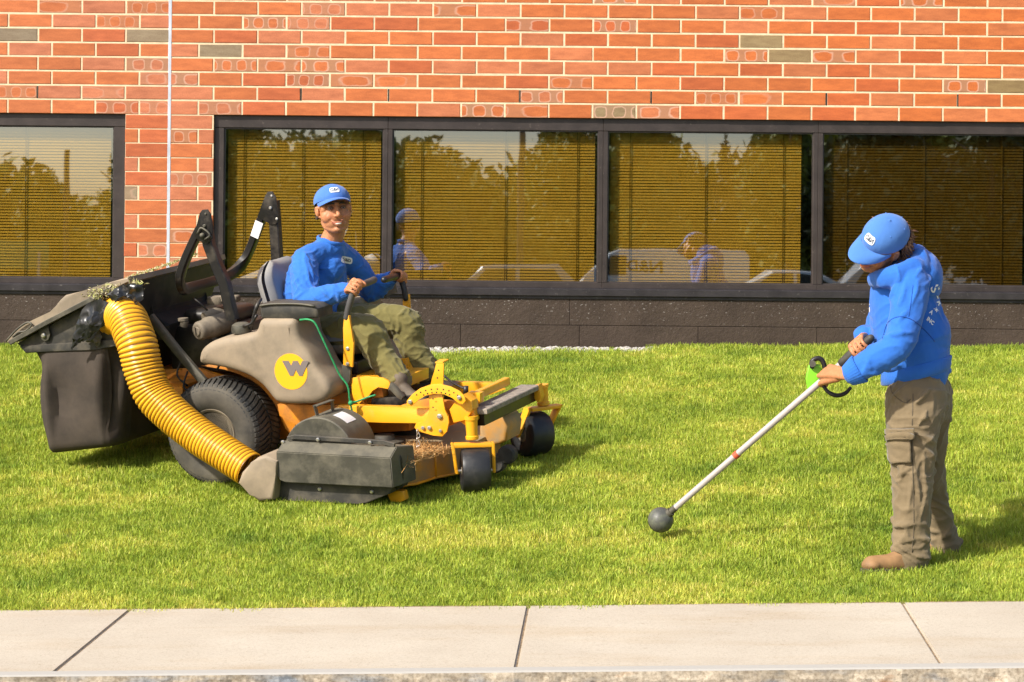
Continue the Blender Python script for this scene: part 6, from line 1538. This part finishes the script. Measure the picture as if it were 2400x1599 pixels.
seam([(2044, 878), (2052, 905), (2078, 925), (2092, 918)], bt, stn, SI, bpy.data.materials["khaki_seam"], .0022)
me = grid_mesh(14, 6, 4, 3, 1); under(decal_mesh("pocket_label", me, lambda x, y: (2051 + x, 1000 - y), bt, None, INK, .0215), stn, SI)
for hl, to_ in ((q(2112, 1313, 10.22), q(1985, 1313, 10.14)), (q(2196, 1283, 10.58), q(2066, 1278, 10.58))):
    o, so = shoe("boot", hl, hl + (to_ - hl).normalized() * .275, (0, 0, 1), BOOT, .09); under(o, stn, SI); so.data.transform(SI); so.parent = o

# ---------- string trimmer
tri = empty("string_trimmer", tb0); tag(tri, "string trimmer with a pale shaft, round dark head and green guard held over the grass", "string trimmer"); TI = Matrix.Translation(-tb0)
SHAFT = mat("pale_shaft", (.50, .44, .42, 1), .35, .15, var=.05, vscale=6)
def T_(name, bm, m, parent=None, sm=True, sh=40):
    o = obj(name, bm, m, None, sm, sh); o.data.transform(TI); o.parent = parent or tri; return o
bm = bmesh.new(); add_cyl(bm, tb0.lerp(tb1, .02), on_shaft(1960), .0148, 20); sf = T_("shaft", bm, SHAFT)
bm = bmesh.new(); pr_ = on_shaft(1697); add_cyl(bm, pr_ - tax * .012, pr_ + tax * .012, .0175, 18); T_("band", bm, mat("red_band", (.55, .10, .05, 1), .5), sf)
bm = bmesh.new(); add_cyl(bm, tb0 - tax * .03, tb0 + tax * .05, .012, 14, .017); add_cyl(bm, tb0 + tax * .0, tb0 + tax * .018, .021, 14); T_("neck", bm, GREYD)
bm = bmesh.new(); cb = q(1518, 1195, 10.82); add_lathe(bm, [(0, -.045), (.03, -.043), (.048, -.032), (.057, -.012), (.059, .0), (.057, .016), (.046, .036), (.026, .050), (0, .055)], cb, Vector((.15, -.9, .35)), 40); hd_ = T_("trimmer_head", bm, mat("head_grey", (.085, .085, .075, 1), .45, var=.12, vscale=20, dust=(.15, .16, .10, 1), dscale=30, damt=(.45, .75)), None, True, 60)
bm = bmesh.new(); pts = [cb + (Vector((math.cos(a), .12 * math.cos(a) + .3 * math.sin(a), .95 * math.sin(a)))) * .0575 for a in [2 * math.pi * i / 32 for i in range(32)]]; add_tube(bm, pts, .0028, 6, closed=True); T_("seam_ring", bm, BLKM, hd_)
# green guard and black loop handle
bm = bmesh.new(); dd = on_shaft(1880).y
gp_ = [(1858, 842), (1864, 836), (1884, 838), (1890, 852), (1891, 876), (1880, 886), (1868, 896), (1856, 893), (1852, 870)]
add_prism(bm, [q(x, y, dd + .03) for x, y in gp_], (0, .03, 0), .006, 3); T_("guard", bm, mat("lime_plastic", (.22, .62, .03, 1), .35, var=.1, vscale=20))
bm = bmesh.new(); lp = [(1866, 843), (1866, 831), (1876, 824), (1887, 826), (1894, 840), (1898, 862), (1896, 882)]; add_tube(bm, [q(x, y, dd + .02) for x, y in lp], .011, 10, n=4, round_caps=True); lp = [(1893, 888), (1903, 901), (1922, 909), (1942, 904), (1954, 892)]; add_tube(bm, [q(x, y, dd - .04) for x, y in lp], [.008, .009, .010, .009, .008], 10, n=4, round_caps=True); T_("loop_handle", bm, mat("black_rubber", (.015, .013, .013, 1), .45))
bm = bmesh.new(); add_cyl(bm, q(1867, 836, dd), q(1867, 836, dd + .05), .015, 14); T_("handle_knob", bm, GREYD)
bm = bmesh.new(); a0, a1 = on_shaft(1938), on_shaft(1978); limb(bm, [a0, a0.lerp(a1, .5), a1], [.021, .024, .022], .9); T_("rear_grip", bm, DARKP)
bm = bmesh.new(); add_box(bm, on_shaft(1968) + Vector((0, -.005, .022)), (.05, .035, .024), tax.to_track_quat('X', 'Z').to_matrix(), .006, 2); T_("trigger_housing", bm, mat("red_plastic", (.62, .04, .03, 1), .4))
bm = bmesh.new(); a2 = tb1 + tax * .03; limb(bm, [a1, tb1, a2], [.020, .020, .018]); T_("rear_tube", bm, DARKP)
